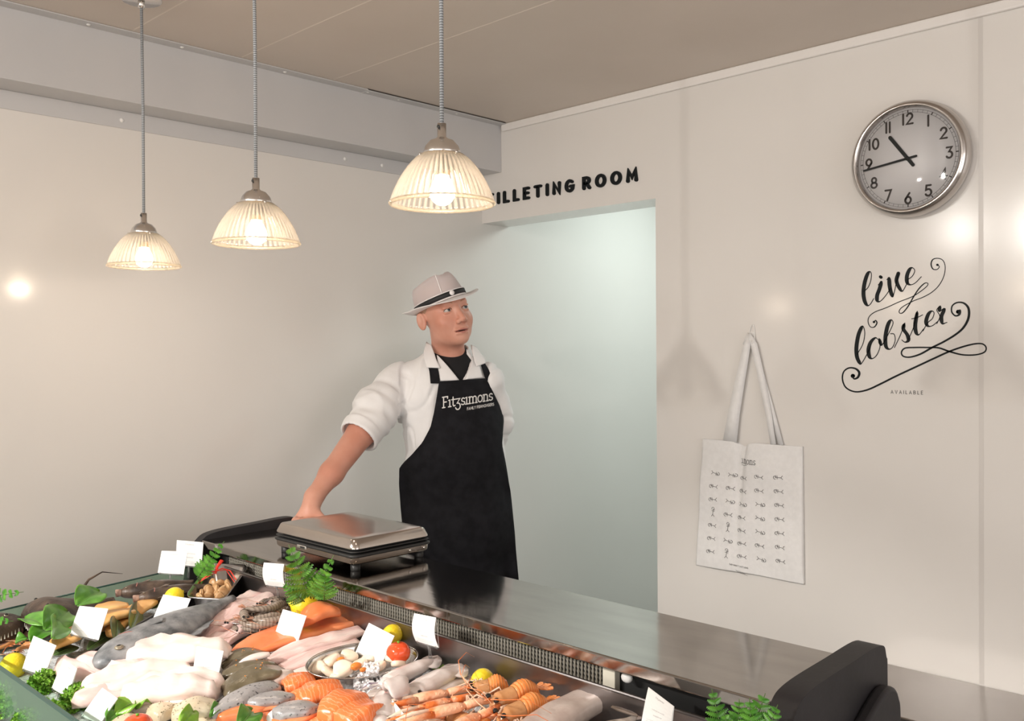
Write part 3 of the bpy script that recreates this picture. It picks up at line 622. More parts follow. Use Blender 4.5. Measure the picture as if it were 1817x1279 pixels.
# ================================================================== the fishmonger
T0 = 3.15
_b = ray(800, 622)*T0
ROOT = np.array([_b[0], _b[1], 0.])
def q(u, v, dy=0):
    p = CAM+ray(u, v)*(T0+dy); d = p-ROOT; return np.array([d@Rh, d@Fh, p[2]])
man = empty('person', tuple(ROOT), -YAW, 'person in white coat, black apron and white mesh hat leaning a hand on the counter', 'person')
m_skin = M('skin', (.60, .27, .19), (.67, .35, .26), scale=9, rough=.42, sss=.12, bump=.04, bscale=120)
m_coat = M('white_coat', (.79, .78, .78), (.84, .83, .83), scale=12, rough=.8, bump=.05, bscale=300)
m_apron = M('black_apron', (.007, .007, .009), (.012, .012, .015), scale=30, spec=.2, rough=.8, bump=.08, bscale=500)
m_tee = M('black_tshirt', (.010, .010, .012), rough=.85)
# --- head frame
HC = q(789, 556, -.015)
HR = rzm(math.radians(33)) @ rx(math.radians(-9)) @ ry(math.radians(-10))   # yaw, chin up, tilt
def tohead(X, Y, Z):
    x, y, z = X-HC[0], Y-HC[1], Z-HC[2]; Q = HR
    return Q[0][0]*x+Q[1][0]*y+Q[2][0]*z, Q[0][1]*x+Q[1][1]*y+Q[2][1]*z, Q[0][2]*x+Q[1][2]*y+Q[2][2]*z
def fromhead(p): return HR@np.array(p, float)+HC
NB = q(797, 650, .035)          # neck base
def head_sdf(X, Y, Z):
    x, y, z = tohead(X, Y, Z); ax = np.abs(x)
    d = ell(x, y, z, (0, .012, .035), (.077, .096, .088))
    d = smn(d, ell(x, y, z, (0, -.022, -.025), (.067, .068, .085)), .03)
    d = smn(d, ell(x, y, z, (0, -.018, -.072), (.061, .061, .043)), .03)
    d = smn(d, ell(x, y, z, (0, -.066, -.100), (.024, .018, .017)), .025)
    d = smn(d, ell(ax, y, z, (.040, -.052, -.035), (.026, .026, .026)), .02)
    d = smn(d, cone(x, y, z, (-.034, -.076, .021), (.034, -.076, .021), .0135, .0135), .014)
    d = smx(d, -ell(ax, y, z, (.033, -.101, .000), (.021, .019, .0135)), .010)
    d = smn(d, cone(x, y, z, (0, -.083, .006), (0, -.108, -.038), .0075, .0120), .012)
    d = smn(d, ell(ax, y, z, (.0135, -.097, -.044), (.0095, .011, .0085)), .006)
    d = smx(d, -ell(ax, y, z, (.0065, -.104, -.0525), (.0035, .005, .004)), .003)
    # lids
    d = smn(d, ell(ax, y, z, (.033, -.0785, .0075), (.0175, .0105, .0045)), .004)
    d = smn(d, ell(ax, y, z, (.033, -.0780, -.0085), (.016, .009, .0035)), .004)
    # lips
    d = smn(d, ell(x, y, z, (0, -.084, -.0690), (.029, .0085, .0055)), .005)
    d = smn(d, ell(x, y, z, (0, -.083, -.0820), (.024, .0095, .0062)), .005)
    d = smx(d, -ell(x, y, z, (0, -.088, -.0752), (.0255, .018, .0030)), .0015)
    # nasolabial fold
    d = smx(d, -cone(ax, y, z, (.020, -.094, -.040), (.033, -.082, -.068), .0022, .0015), .005)
    # ears
    er = rx(math.radians(-8))@rzm(0)
    e = ell(ax, y, z, (.087, .014, -.012), (.0085, .0175, .031), rx(-.15)@rzm(-.45))
    e = smx(e, -ell(ax, y, z, (.0945, .008, -.006), (.007, .0095, .019), rx(-.15)@rzm(-.45)), .004)
    d = smn(d, e, .010)
    # neck (world frame)
    c0 = fromhead((0, .02, -.075))
    d = smn(d, cone(X, Y, Z, c0, NB, .054, .060), .02)
    d = smn(d, cone(X, Y, Z, NB, NB+np.array([0, .01, -.06]), .060, .085), .03)
    return d
V1, F1 = surf_nets(head_sdf, HC-np.array([.14, .15, .27]), HC+np.array([.14, .15, .15]), .0026)
# --- right arm and hand
SHR = q(703, 677, .0); ELB = q(643, 765, -.15); WR = q(557, 882, -.335); HB = q(548, 905, -.36)
HZ = CZ+.006
Kp = [q(u, v, d) for u, v, d in ((528, 917, -.378), (538, 921, -.385), (549, 923, -.39), (560, 922, -.385))]
for k in Kp: k[2] = CZ+.016
def arm_sdf(X, Y, Z):
    d = cone(X, Y, Z, ELB, ELB*.35+WR*.65, .046, .036)
    d = smn(d, cone(X, Y, Z, SHR, ELB, .040, .044), .02)
    d = smn(d, cone(X, Y, Z, ELB*.35+WR*.65, WR, .036, .026), .02)
    pc = (WR+sum(Kp)/4)/2
    d = smn(d, cone(X, Y, Z, WR, pc, .026, .024), .02)
    for k in Kp: d = smn(d, cone(X, Y, Z, WR*.5+pc*.5, k, .020, .0125), .012)
    fwd = (sum(Kp)/4-WR); fwd[2] = 0; fwd = fwd/np.linalg.norm(fwd)
    sd = np.array([-fwd[1], fwd[0], 0])
    for i, (k, L) in enumerate(zip(Kp, (.055, .070, .075, .068))):
        s = (i-1.5)*.10; dr = fwd*math.cos(s)-sd*math.sin(s)*1.2
        m = k+dr*L*.5+np.array([0, 0, .004]); t = k+dr*L+np.array([0, 0, -.006])
        f = np.minimum(cone(X, Y, Z, k, m, .0102, .0092), cone(X, Y, Z, m, t, .0092, .0078)); d = smn(d, f, .005)
    # thumb leaves the side of the palm
    tb = WR*.35+Kp[3]*.65; t1 = tb+(-sd)*.0-np.array([0, 0, .0])+(Kp[3]-Kp[0])/np.linalg.norm(Kp[3]-Kp[0])*.028+fwd*.012; t2 = t1+fwd*.026+(Kp[3]-Kp[0])/np.linalg.norm(Kp[3]-Kp[0])*.012
    t1[2] = CZ+.018; t2[2] = CZ+.012
    d = smn(d, np.minimum(cone(X, Y, Z, tb, t1, .015, .012), cone(X, Y, Z, t1, t2, .012, .0095)), .008)
    return np.maximum(d, CZ+.001-Z)
pts = np.array([SHR, ELB, WR]+Kp); V2, F2_ = surf_nets(arm_sdf, pts.min(0)-np.array([.1, .1, .1]), pts.max(0)+.07, .0032)
# --- torso, left arm, legs below the clothes
LS = q(864, 678, .03); LE = q(884, 745, .10); LW = q(862, 800, .17)
def torso_sdf(X, Y, Z, g=0):
    ty = rzm(math.radians(20))
    d = ell(X, Y, Z, q(797, 715, .03), (.172+g, .118+g, .20+g), ty)
    d = smn(d, cone(X, Y, Z, q(716, 672, .02), q(860, 672, .045), .052+g, .050+g), .04)
    d = smn(d, cone(X, Y, Z, q(796, 632, .045), q(797, 670, .04), .060+g, .10+g), .04)
    d = smn(d, ell(X, Y, Z, q(808, 800, .03), (.172+g, .128+g, .19+g), ty), .05)
    d = smn(d, ell(X, Y, Z, q(815, 930, .04), (.178+g, .13+g, .22+g), ty), .06)
    return d
hip = q(817, 960, .04)
def lower_sdf(X, Y, Z):
    d = torso_sdf(X, Y, Z, -.014)
    for s in (-1, 1):
        h0 = hip+np.array([s*.070, .03, -.05]); kn_ = np.array([hip[0]+s*.085, .05, .50]); an = np.array([hip[0]+s*.095, .07, .10]); tt = an+np.array([s*.02, -.16, -.065])
        d = smn(d, cone(X, Y, Z, h0, kn_, .075, .055), .03); d = smn(d, cone(X, Y, Z, kn_, an, .060, .042), .02)
        d = smn(d, cone(X, Y, Z, an+np.array([0, .02, -.06]), tt, .038, .034), .02)
    d = smn(d, cone(X, Y, Z, LS, LE, .052, .044), .02); d = smn(d, cone(X, Y, Z, LE, LW, .042, .030), .01)
    d = smn(d, cone(X, Y, Z, LW, LW+np.array([-.07, .01, -.03]), .028, .024), .01)
    return np.maximum(d, .002-Z)
V3, F3 = surf_nets(lower_sdf, (-.35, -.25, 0), (.38, .36, 1.50), .009)
Vb = np.concatenate([V1, V2, V3]); Fb = np.concatenate([F1, F2_+len(V1), F3+len(V1)+len(V2)])
body = link('body', mesh_np(Vb, Fb), m_skin, man)
# --- eyes, brows, lips
for s in (-1, 1):
    c = fromhead((.033*s, -.0735, -.0005)); Rm = Matrix([[*HR[i]] for i in range(3)])
    ey = MB().ball(c, .0124, 12).build('eye', M('eye_white', (.50, .45, .42), rough=.2), man)
    look = HR@rzm(math.radians(14))@rx(math.radians(-10))
    Mi = Matrix([[*look[i]] for i in range(3)]).to_4x4(); TT = Matrix.Translation(c)@Mi
    MB().lathe([(0, .0129), (.0035, .0127), (.0064, .0111)], 20, M=TT@Matrix.Rotation(PI/2, 4, 'X')).build('iris', M('iris_grey_blue', (.07, .09, .10), rough=.15), ey)
    MB().lathe([(0, .01315), (.0028, .0130)], 16, M=TT@Matrix.Rotation(PI/2, 4, 'X')).build('pupil', M('pupil_black', (.005, .005, .005), rough=.1), ey)
    P = [fromhead((s*x, y, z)) for x, y, z in spline([(.014, -.0905, .020), (.026, -.0905, .0245), (.038, -.084, .024), (.049, -.073, .019)], 4)]
    MB().tube(P, [.0012]+[.0022]*(len(P)-3)+[.0016, .0008], 6).build('eyebrow', M('fair_brow', (.46, .24, .15), rough=.8), man)
    P = [fromhead((s*x, y, z)) for x, y, z in spline([(.0185, -.0835, -.001), (.026, -.0872, .0052), (.034, -.0868, .0062), (.042, -.082, .0035), (.0475, -.076, -.001)], 3)]
    MB().tube(P, .0009, 6).build('eyelashes', M('lash_brown', (.12, .06, .04), rough=.8), man)
def lip(z, y, w, h, dz):
    R_ = []
    for i in range(13):
        s = (i/12-.5)*2; yy = y+.0075*s*s; zz_ = z+dz*(s*s); r = h*math.sqrt(max(.02, 1-s*s)); R_.append([Vector(fromhead((s*w, yy-.003*math.cos(a), zz_+r*math.sin(a)))) for a in [2*PI*k/8 for k in range(8)]])
    return MB().loft(R_)
lip(-.0698, -.0902, .0275, .0034, -.003).build('lip', M('lip_red', (.50, .20, .16), rough=.35), man)
lip(-.0815, -.0900, .0235, .0042, .004).build('lip', MT['lip_red'], man)
MB().ball(fromhead((0, -.083, -.0752)), (.012, .006, .003), 6).build('mouth_interior', M('mouth_dark', (.06, .02, .02), rough=.5), man)
# short fair hair under the hat
def hair_sdf(X, Y, Z):
    x, y, z = tohead(X, Y, Z)
    d = ell(x, y, z, (0, .014, .034), (.0795, .0985, .090)); return np.maximum(d, -(z-.012+.35*np.minimum(0, -(y+.02))*-1)*1.0)
Vh, Fh_ = surf_nets(hair_sdf, HC-.14, HC+.16, .004)
link('hair', mesh_np(Vh, Fh_), M('cropped_fair_hair', (.42, .25, .17), (.50, .31, .21), scale=150, rough=.8), man)
# --- coat
def folds(X, Y, Z): return .0022*np.sin(38*X+9*Z+4*np.sin(11*Z))+.0018*np.sin(26*Z-14*X+30*Y)+.0012*np.sin(61*X-23*Z)
CUFF = ELB*.93+WR*.07
AX = (CUFF-SHR); AX = AX/np.linalg.norm(AX)
def sleeve(X, Y, Z):
    d = cone(X, Y, Z, SHR, q(668, 728, -.075), .056, .066)
    t = (X-SHR[0])*AX[0]+(Y-SHR[1])*AX[1]+(Z-SHR[2])*AX[2]
    d2 = cone(X, Y, Z, q(672, 725, -.07), CUFF, .070, .064)
    d = smn(d, d2, .03)+.0015*np.sin(62*t+14*(X-Z)+3*np.sin(20*Y))*np.clip((t-.07)/.08, 0, 1)
    L = np.linalg.norm(CUFF-SHR)
    cf = smx(cone(X, Y, Z, CUFF-AX*.045, CUFF+AX*.02, .069, .066), np.abs(t-(L-.012))-.020, .006)+.002*np.sin(90*t+30*X)
    d = smx(d, t-(L-.004), .005); d = smn(d, cf, .004)
    inn = np.maximum(cone(X, Y, Z, CUFF-AX*.02, CUFF+AX*.2, .057, .057), -(t-(L-.02))); return smx(d, -inn, .003)
ve = [q(776, 640), q(838, 640), q(818, 683)]
def inV(X, Z):
    # V neck: x between the lapels, above its tip
    x0, z0 = ve[0][0], ve[0][2]; x1 = ve[1][0]; xt, zt = ve[2][0], ve[2][2]; k = (Z-zt)/(z0-zt); lo_ = xt+(x0-xt)*k; hi_ = xt+(x1-xt)*k
    return np.minimum(np.minimum(X-lo_, hi_-X), Z-zt)
def coat_sdf(X, Y, Z):
    d = torso_sdf(X, Y, Z)+folds(X, Y, Z)
    hm = q(818, 1080, .05)
    d = smn(d, np.maximum(cone(X, Y, Z, hm, np.array([hm[0], hm[1], .62]), .165, .20), .62-Z), .08)
    d = smn(d, sleeve(X, Y, Z), .018)
    d = smn(d, smn(cone(X, Y, Z, LS, LE, .055, .054), cone(X, Y, Z, LE, LW, .054, .045), .02)+folds(Y, X, Z)*1.3, .02)
    # armpit crease
    # neck opening
    d = np.maximum(d, -cone(X, Y, Z, NB+np.array([0, -.0, -.0]), NB+np.array([-.01, -.03, .3]), .062, .075))
    v = np.minimum(inV(X, Z), -(Y+.0)); v = np.minimum(v, d+.020)
    return np.maximum(d, v)
Vc, Fc = surf_nets(coat_sdf, (-.40, -.32, .60), (.38, .34, 1.56), .0052)
me_c = mesh_np(Vc, Fc); me_c.update()
nrm_c = np.zeros(len(me_c.vertices)*3, np.float32); me_c.vertices.foreach_get('normal', nrm_c); nrm_c = nrm_c.reshape(-1, 3)
VV = Vc.copy(); LC = float(np.linalg.norm(CUFF-SHR))
for i in range(len(VV)):
    x, y, z = Vc[i]; p = Vc[i]-SHR; tt = float(p@AX); onarm = x < -.17 and z > 1.18
    if onarm:   # crumpled sleeve: creases run across the arm, irregular
        rr0 = p-AX*tt; f = .015*(noise.noise(Vector((tt*26, rr0[0]*9, rr0[1]*9)))-.9*abs(noise.noise(Vector((tt*17+4, rr0[0]*13+2, rr0[2]*13)))))*min(1, max(.2, (tt-.02)/.09))
    else:       # long diagonal pulls toward the waist and armpits
        f = -.010*abs(noise.noise(Vector((x*15+z*4, y*9, z*4.5-x*6))))+.004*noise.noise(Vector((x*30, y*18, z*11)))
        if z > 1.12: f += -.006*max(0, 1-abs(noise.noise(Vector((x*10-z*9, 3, z*5+x*9))))*7)
    if onarm: f = -.006+(f+.006)*min(1, max(0, (LC-.045-tt)/.03))
    VV[i] = Vc[i]+nrm_c[i]*(min(.010, max(-.006, f+.006)) if onarm else min(.007, max(-.004, f+.005)))
me_c.vertices.foreach_set('co', VV.astype(np.float32).ravel()); me_c.update()
coat = link('coat', me_c, m_coat, man)
# t-shirt
def tee_sdf(X, Y, Z):
    d = torso_sdf(X, Y, Z, -.008); d = np.maximum(d, 1.25-Z)
    d = smn(d, np.maximum(cone(X, Y, Z, NB+np.array([0, 0, .010]), NB+np.array([0, .01, -.06]), .0655, .090), Z-(NB[2]+.022+(Y-NB[1])*.30)), .008)
    return d
Vt, Ft = surf_nets(tee_sdf, (-.2, -.2, 1.24), (.22, .24, 1.56), .0034)
tee = link('t_shirt', mesh_np(Vt, Ft), m_tee, man)
MB().tube([Vector(NB)+Vector((.0665*math.sin(a), -.0665*math.cos(a), .022-.30*.0665*math.cos(a))) for a in [2*PI*k/40 for k in range(41)]], .0042, 8).build('ribbed_neckline', m_tee, tee)
# --- draping cloth over the coat along view rays
def front(us, vs, g=.006, fill=.0):
    us = np.array(us, float); vs = np.array(vs, float); ys = np.arange(-.34, .12, .004)
    D = []
    o = ROOT
    best = np.full(us.shape, np.nan); prevd = None
    Rr = np.stack([F2[i]+(us-908.5)/FL*R3[i]+(639.5-vs)/FL*U3[i] for i in range(3)])
    for y in ys:
        P = CAM[:, None]+Rr.reshape(3, -1)*(T0+y); d = P-ROOT[:, None]
        X = Rh@d; Y = Fh@d; Z = P[2]
        dd = coat_body(X, Y, Z).reshape(us.shape)
        if prevd is not None:
            hit = np.isnan(best) & (dd < g); f = np.where(hit, (prevd-g)/np.maximum(1e-6, prevd-dd), 0); best = np.where(hit, y-.004+.004*f, best)
        prevd = dd
    return best
def coat_body(X, Y, Z):
    d = torso_sdf(X, Y, Z); hm = q(818, 1080, .05)
    return smn(d, cone(X, Y, Z, hm, np.array([hm[0], hm[1], .55]), .165, .20), .08)
def drape(U_, V_, g, fold=0, smooth=3):
    B = front(U_, V_, g); n, k = B.shape
    for i in range(n):
        r = B[i]; ok = ~np.isnan(r)
        if ok.any(): B[i] = np.interp(np.arange(k), np.arange(k)[ok], r[ok])
        else: B[i] = B[i-1] if i else 0
    lim = .03+g*0; B = np.minimum(B, .06)
    for _ in range(smooth):
        B[1:-1] = .25*B[:-2]+.5*B[1:-1]+.25*B[2:]; B[:, 1:-1] = .25*B[:, :-2]+.5*B[:, 1:-1]+.25*B[:, 2:]
    return B
NU, NV = 44, 90
Lx = [(672, 779), (700, 775), (730, 770), (757, 764), (785, 750), (808, 731), (822, 716), (832, 709), (860, 708), (900, 711), (960, 718), (1040, 727), (1120, 734), (1279, 745)]
Rx = [(672, 862), (700, 876), (730, 890), (745, 893), (790, 890), (820, 896), (870, 905), (940, 912), (1025, 920), (1120, 928), (1279, 938)]
vv = np.linspace(672, 1240, NV); U_ = np.zeros((NV, NU)); V_ = np.zeros((NV, NU))
for i, v in enumerate(vv):
    l = np.interp(v, [p[0] for p in Lx], [p[1] for p in Lx]); r = np.interp(v, [p[0] for p in Rx], [p[1] for p in Rx]); U_[i] = np.linspace(l, r, NU)
    V_[i] = v+(1-np.linspace(0, 1, NU))*6*max(0, 1-i/20)-1
B = drape(U_, V_, .011, smooth=4)
s_, t_ = np.meshgrid(np.linspace(0, 1, NU), np.linspace(0, 1, NV))
B += -.006*np.sin(7*t_+5*s_)*t_+.005*np.sin(16*s_+6*t_)*t_*t_-.003-.004*np.exp(-((t_-.38-.25*(s_-.4))/.02)**2)*np.sin(PI*s_)
AP = [[Vector(q(U_[i, j], V_[i, j], B[i, j])) for j in range(NU)] for i in range(NV)]
ap = MB().grid(AP).build('apron', m_apron, man); md = ap.modifiers.new('s', 'SOLIDIFY'); md.thickness = .0025; md.offset = 1
from mathutils.bvhtree import BVHTree
bvh = BVHTree.FromPolygons([v for r in AP for v in r], [(i*NU+j, i*NU+j+1, (i+1)*NU+j+1, (i+1)*NU+j) for i in range(NV-1) for j in range(NU-1)])
camL = Vector((np.dot(CAM-ROOT, Rh), np.dot(CAM-ROOT, Fh), 1.53))
def onapron(u, v, h):
    p = Vector(q(u, v, 0)); d = (p-camL).normalized(); r = bvh.ray_cast(camL, d)
    if r[0] is None: return p
    return r[0]-d*(.004+h)
lg = MB(); m_logo = M('apron_print', (.72, .70, .68), rough=.7)
def lgf(u0, v0, du, dv, sc_):  # text baseline in px
    def fn(a, b, h): return onapron(u0+a*sc_*du, v0+a*sc_*dv-b*sc_*1.02+a*0, h)
    return fn
text_strokes(lambda i, c: lg, 'Fitzsimons', SER, 20, 2.2, .06, lambda a, b, h: onapron(785+a*.885, 723.5-a*.14-b*(.95), h*.001), th=.6)
text_strokes(lambda i, c: lg, 'FAMILY FISHMONGERS', LT, 4.6, .9, .24, lambda a, b, h: onapron(829+a*.80, 727.5-a*.14-b, h*.001), th=.6)
lg.build('printed_logo', m_logo, ap, False)
def cloth(pts_l, pts_r, n, g, mat, name, par, th=.003, k=8):
    Lp = spline(pts_l, 5); Rp = spline(pts_r, 5); m = min(len(Lp), len(Rp)); U1 = np.zeros((m, k)); V1_ = np.zeros((m, k))
    for i in range(m):
        U1[i] = np.linspace(Lp[i][0], Rp[i][0], k); V1_[i] = np.linspace(Lp[i][1], Rp[i][1], k)
    B1 = drape(U1, V1_, g, smooth=1)
    o = MB().grid([[Vector(q(U1[i, j], V1_[i, j], B1[i, j])) for j in range(k)] for i in range(m)]).build(name, mat, par)
    md = o.modifiers.new('s', 'SOLIDIFY'); md.thickness = th; md.offset = 0; return o
cloth([(759, 648), (762, 660), (764, 680)], [(776, 650), (779, 664), (781, 680)], 8, .012, m_apron, 'neck_strap', ap)
cloth([(852, 641), (856, 655), (862, 674)], [(861, 646), (868, 658), (877, 678)], 8, .012, m_apron, 'neck_strap', ap)
# collar and lapels
cloth([(757, 607), (752, 625), (754, 640), (757, 652)], [(765, 612), (770, 625), (775, 640), (781, 653)], 8, .018, m_coat, 'collar', coat, .004)
cloth([(775, 630), (777, 645), (778, 660), (780, 676)], [(778, 632), (792, 647), (803, 660), (815, 675)], 8, .009, m_coat, 'lapel', coat, .004)
cloth([(836, 612), (839, 628), (842, 640), (846, 650)], [(845, 616), (853, 627), (860, 636), (862, 644)], 8, .022, m_coat, 'collar', coat, .004)
cloth([(838, 632), (836, 645), (830, 660), (826, 673)], [(846, 640), (851, 650), (854, 660), (857, 670)], 8, .010, m_coat, 'lapel', coat, .004)
# --- hat (in the head frame)
m_net = glass('white_mesh', (.95, .9, .9), .5, .5, body=(.97, .93, .95), bw=.84)
m_hatw = M('hat_white', (.88, .85, .85), rough=.7)
hatR = HR@ry(math.radians(-7))@rx(math.radians(-4))
def hp(p): return Vector(hatR@np.array(p, float)+HC+np.array([.012, 0, -.014]))
def oval(a, rx_, ry_, z, cy=.010): return (rx_*math.sin(a), cy-ry_*math.cos(a), z)
N = 64; rings = []
for f, r, z in ((0, 1.0, .052), (.2, .985, .07), (.4, .955, .09), (.6, .92, .11), (.8, .86, .128), (.9, .80, .136), (.96, .68, .139), (1, .45, .136)):
    ring = []
    for i in range(N):
        a = 2*PI*i/N; x, y, zz2 = oval(a, .086*r, .104*r, z); 
        fz = max(0, math.cos(a)); pin = .022*math.exp(-((abs(math.sin(a))-.62)/.25)**2)*fz*f
        x *= 1-.22*f*fz; zz2 += .010*fz*f-.014*math.exp(-(x/.02)**2)*(f > .85)-.006*(1-fz)*f
        x *= (1-pin*6) ; ring.append(hp((x, y, zz2)))
    rings.append(ring)
rings.append([hp((0, .0, .124))]*N)
hat = MB().loft(rings, cap=False).build('hat', m_net, man)
br = []
for k, (ex, dz) in enumerate(((0, 0), (.012, -.001), (.026, .001), (.038, .004), (.042, .006))):
    ring = []
    for i in range(N):
        a = 2*PI*i/N; c = math.cos(a); x, y, z = oval(a, .087+ex, .105+ex*1.05, .050+dz)
        z += ex*(-.55*max(0, c)**2+.55*max(0, -c)+.15*math.sin(a)**2); ring.append(hp((x, y, z)))
    br.append(ring)
o = MB().loft(br, cap=False).build('brim', m_hatw, hat); o.modifiers.new('s', 'SOLIDIFY').thickness = .0018
def band(r0, z0, z1, name, mat):
    R2 = [[hp(oval(2*PI*i/N, .086*r0, .104*r0, z)) for i in range(N)] for z in (z0, z1)]
    o = MB().loft(R2, cap=False).build(name, mat, hat); o.modifiers.new('s', 'SOLIDIFY').thickness = .0015; return o
band(1.018, .056, .072, 'hat_band', M('band_black', (.02, .02, .022), rough=.6))
band(1.012, .051, .055, 'band_piping', m_hatw); band(1.012, .0725, .0755, 'band_piping', m_hatw)
seam = [hp((.003+.0*t, .010-.104*math.cos(a)*.985, .078+.058*math.sin(a)**.8)) for t, a in [(k/14, PI*k/14) for k in range(15)]]
def crown_pt(i, j): return rings[j][i]
ia = 59
MB().tube([crown_pt(ia, j)+(crown_pt(ia, j)-hp((0, .01, .08))).normalized()*.0015 for j in range(1, 8)]+[hp((0, 0, .126))], .0018, 6).build('seam_piping', m_hatw, hat)
bd = hp(oval(-.12, .086*1.05, .104*1.05, .0645)); nn = (bd-hp((0, .01, .0645))).normalized(); Q = nn.to_track_quat('Z', 'Y').to_matrix().to_4x4()
MB().lathe([(0, .0015), (.0085, .0015), (.0085, -.002), (0, -.002)], 20, M=Matrix.Translation(bd)@Q).build('badge', m_hatw, hat)
# ================================================================== seafood on the deck
m_cod = M('white_flesh', (.86, .66, .62), (.93, .82, .77), scale=16, rough=.28, sss=.1, bump=.12, bscale=45, stretch=(.5, 2, 1), lo=.3, hi=.7)
m_pink = M('pink_flesh', (.78, .46, .44), (.90, .73, .69), scale=22, rough=.28, sss=.1, bump=.15, bscale=60, stretch=(.5, 2, 1), lo=.3, hi=.65)
m_skate = M('skate_flesh', (.74, .48, .46), (.86, .70, .66), scale=14, rough=.25, sss=.1, bump=.25, bscale=70, stretch=(.25, 3, 1))
def striped(name, c1, c2, sc_, dist=2.5, rough=.25, lo=.35, hi=.6, **k):
    m = M(name, c1, c2, scale=sc_, rough=rough, **k); nt = m.node_tree
    wv = nt.nodes.new('ShaderNodeTexWave'); wv.bands_direction = 'X'; wv.inputs['Scale'].default_value = sc_; wv.inputs['Distortion'].default_value = dist; wv.inputs['Detail'].default_value = 2; wv.inputs['Detail Scale'].default_value = 2
    rp = [n for n in nt.nodes if n.type == 'VALTORGB'][0]; mp = [n for n in nt.nodes if n.type == 'MAPPING'][0]
    nt.links.new(mp.outputs[0], wv.inputs['Vector']); nt.links.new(wv.outputs['Fac'], rp.inputs[0]); rp.color_ramp.elements[0].position = lo; rp.color_ramp.elements[1].position = hi; return m
m_salmon = striped('salmon_flesh', (.87, .36, .18), (.85, .21, .06), 42, 4, sss=.08, lo=.0, hi=.16)
m_salmon2 = M('salmon_side', (.80, .18, .055), (.86, .31, .14), scale=10, rough=.22, sss=.08, bump=.08, bscale=30)
m_skin_s = M('salmon_skin', (.04, .04, .05), (.40, .385, .39), scale=150, rough=.25, metal=.25, lo=.30, hi=.40, bump=.1, bscale=200)
m_smoked = M('smoked_fillet', (.74, .36, .10), (.84, .52, .22), scale=14, rough=.3, bump=.1, bscale=50)
m_dark = M('dark_fish_skin', (.030, .020, .016), (.11, .075, .055), scale=26, rough=.38, bump=.4, bscale=45)
m_grey = M('grey_fish_skin', (.10, .11, .12), (.34, .34, .35), scale=30, rough=.42, metal=.1, bump=.15, bscale=150, lo=.3, hi=.7)
m_silver = M('silver_fish_skin', (.52, .40, .36), (.76, .67, .62), scale=14, rough=.25, metal=.1, bump=.08, bscale=120)
m_brown = M('flatfish_skin', (.105, .085, .05), (.19, .155, .10), scale=14, rough=.25, bump=.15, bscale=90)
nt = m_brown.node_tree
m_squid = M('squid_flesh', (.60, .50, .47), (.74, .68, .66), scale=20, rough=.18, sss=.1, coat=.3, bump=.08, bscale=50)
m_squidd = M('squid_skin', (.12, .08, .14), (.5, .42, .45), scale=40, rough=.2)
m_scal = M('scallop_flesh', (.88, .72, .56), (.93, .84, .72), scale=25, rough=.22, sss=.12, bump=.1, bscale=60)
m_roe = M('orange_roe', (.85, .26, .05), rough=.2)
m_tom = M('tomato_skin', (.80, .075, .02), (.85, .12, .03), scale=8, rough=.1, coat=.5)
m_lem = M('lemon_peel', (.90, .66, .02), (.93, .74, .05), scale=20, rough=.3, bump=.2, bscale=220)
m_leaf = M('green_leaf', (.06, .20, .02), (.13, .34, .04), scale=40, rough=.3, spec=.6)
m_leafl = M('light_leaf', (.16, .38, .03), (.34, .55, .08), scale=30, rough=.35)
m_leafd = M('dark_bay_leaf', (.05, .085, .03), (.075, .12, .045), scale=20, rough=.28)
m_fern = M('fern_green', (.05, .20, .02), (.15, .40, .05), scale=60, rough=.28, spec=.7)
m_pars = M('parsley_green', (.13, .32, .02), (.32, .58, .08), scale=60, rough=.5)
m_card = M('card_white', (.93, .93, .92), rough=.45)
m_prt = M('card_print', (.45, .44, .44), rough=.6)
m_clear = glass('clear_plastic', (.93, .93, .93), .8, .08, body=(.9, .9, .9), bw=.12)
m_stain = M('dish_steel', (.55, .52, .50), (.60, .57, .55), scale=9, rough=.2, metal=1)
m_shell = M('clam_shell', (.40, .20, .08), (.66, .45, .24), scale=40, rough=.35, bump=.15, bscale=90)
m_eye = M('fish_eye', (.02, .02, .02), rough=.05); m_eyer = M('fish_eye_ring', (.35, .30, .22), rough=.2, metal=.4)
m_fin = M('fish_fin', (.12, .09, .07), (.22, .17, .14), scale=40, rough=.4)
m_lang = striped('langoustine_shell', (.80, .24, .055), (.84, .36, .13), 60, 1, rough=.25, lo=.3, hi=.8)
m_langb = M('langoustine_body', (.48, .20, .07), (.68, .36, .17), scale=26, rough=.22, bump=.1, bscale=120)
m_langc = M('langoustine_claw', (.80, .19, .04), (.88, .50, .32), scale=26, rough=.3, bump=.3, bscale=120, lo=.42, hi=.58)
m_prawn = striped('raw_prawn_shell', (.20, .155, .12), (.32, .26, .215), 42, 1.5, rough=.18, lo=.1, hi=.7)
m_prawnr = M('prawn_orange', (.65, .24, .12), (.40, .25, .18), scale=40, rough=.25)
m_herb = M('herbed_flesh', (.60, .48, .33), (.76, .67, .52), scale=20, rough=.35, bump=.2, bscale=80)
m_speck = M('herb_specks', (.16, .13, .05), rough=.7)
m_ice = M('crushed_ice_white', (.80, .80, .82), (.9, .9, .92), scale=40, rough=.35)
m_trayb = M('black_tray', (.02, .02, .022), rough=.25)

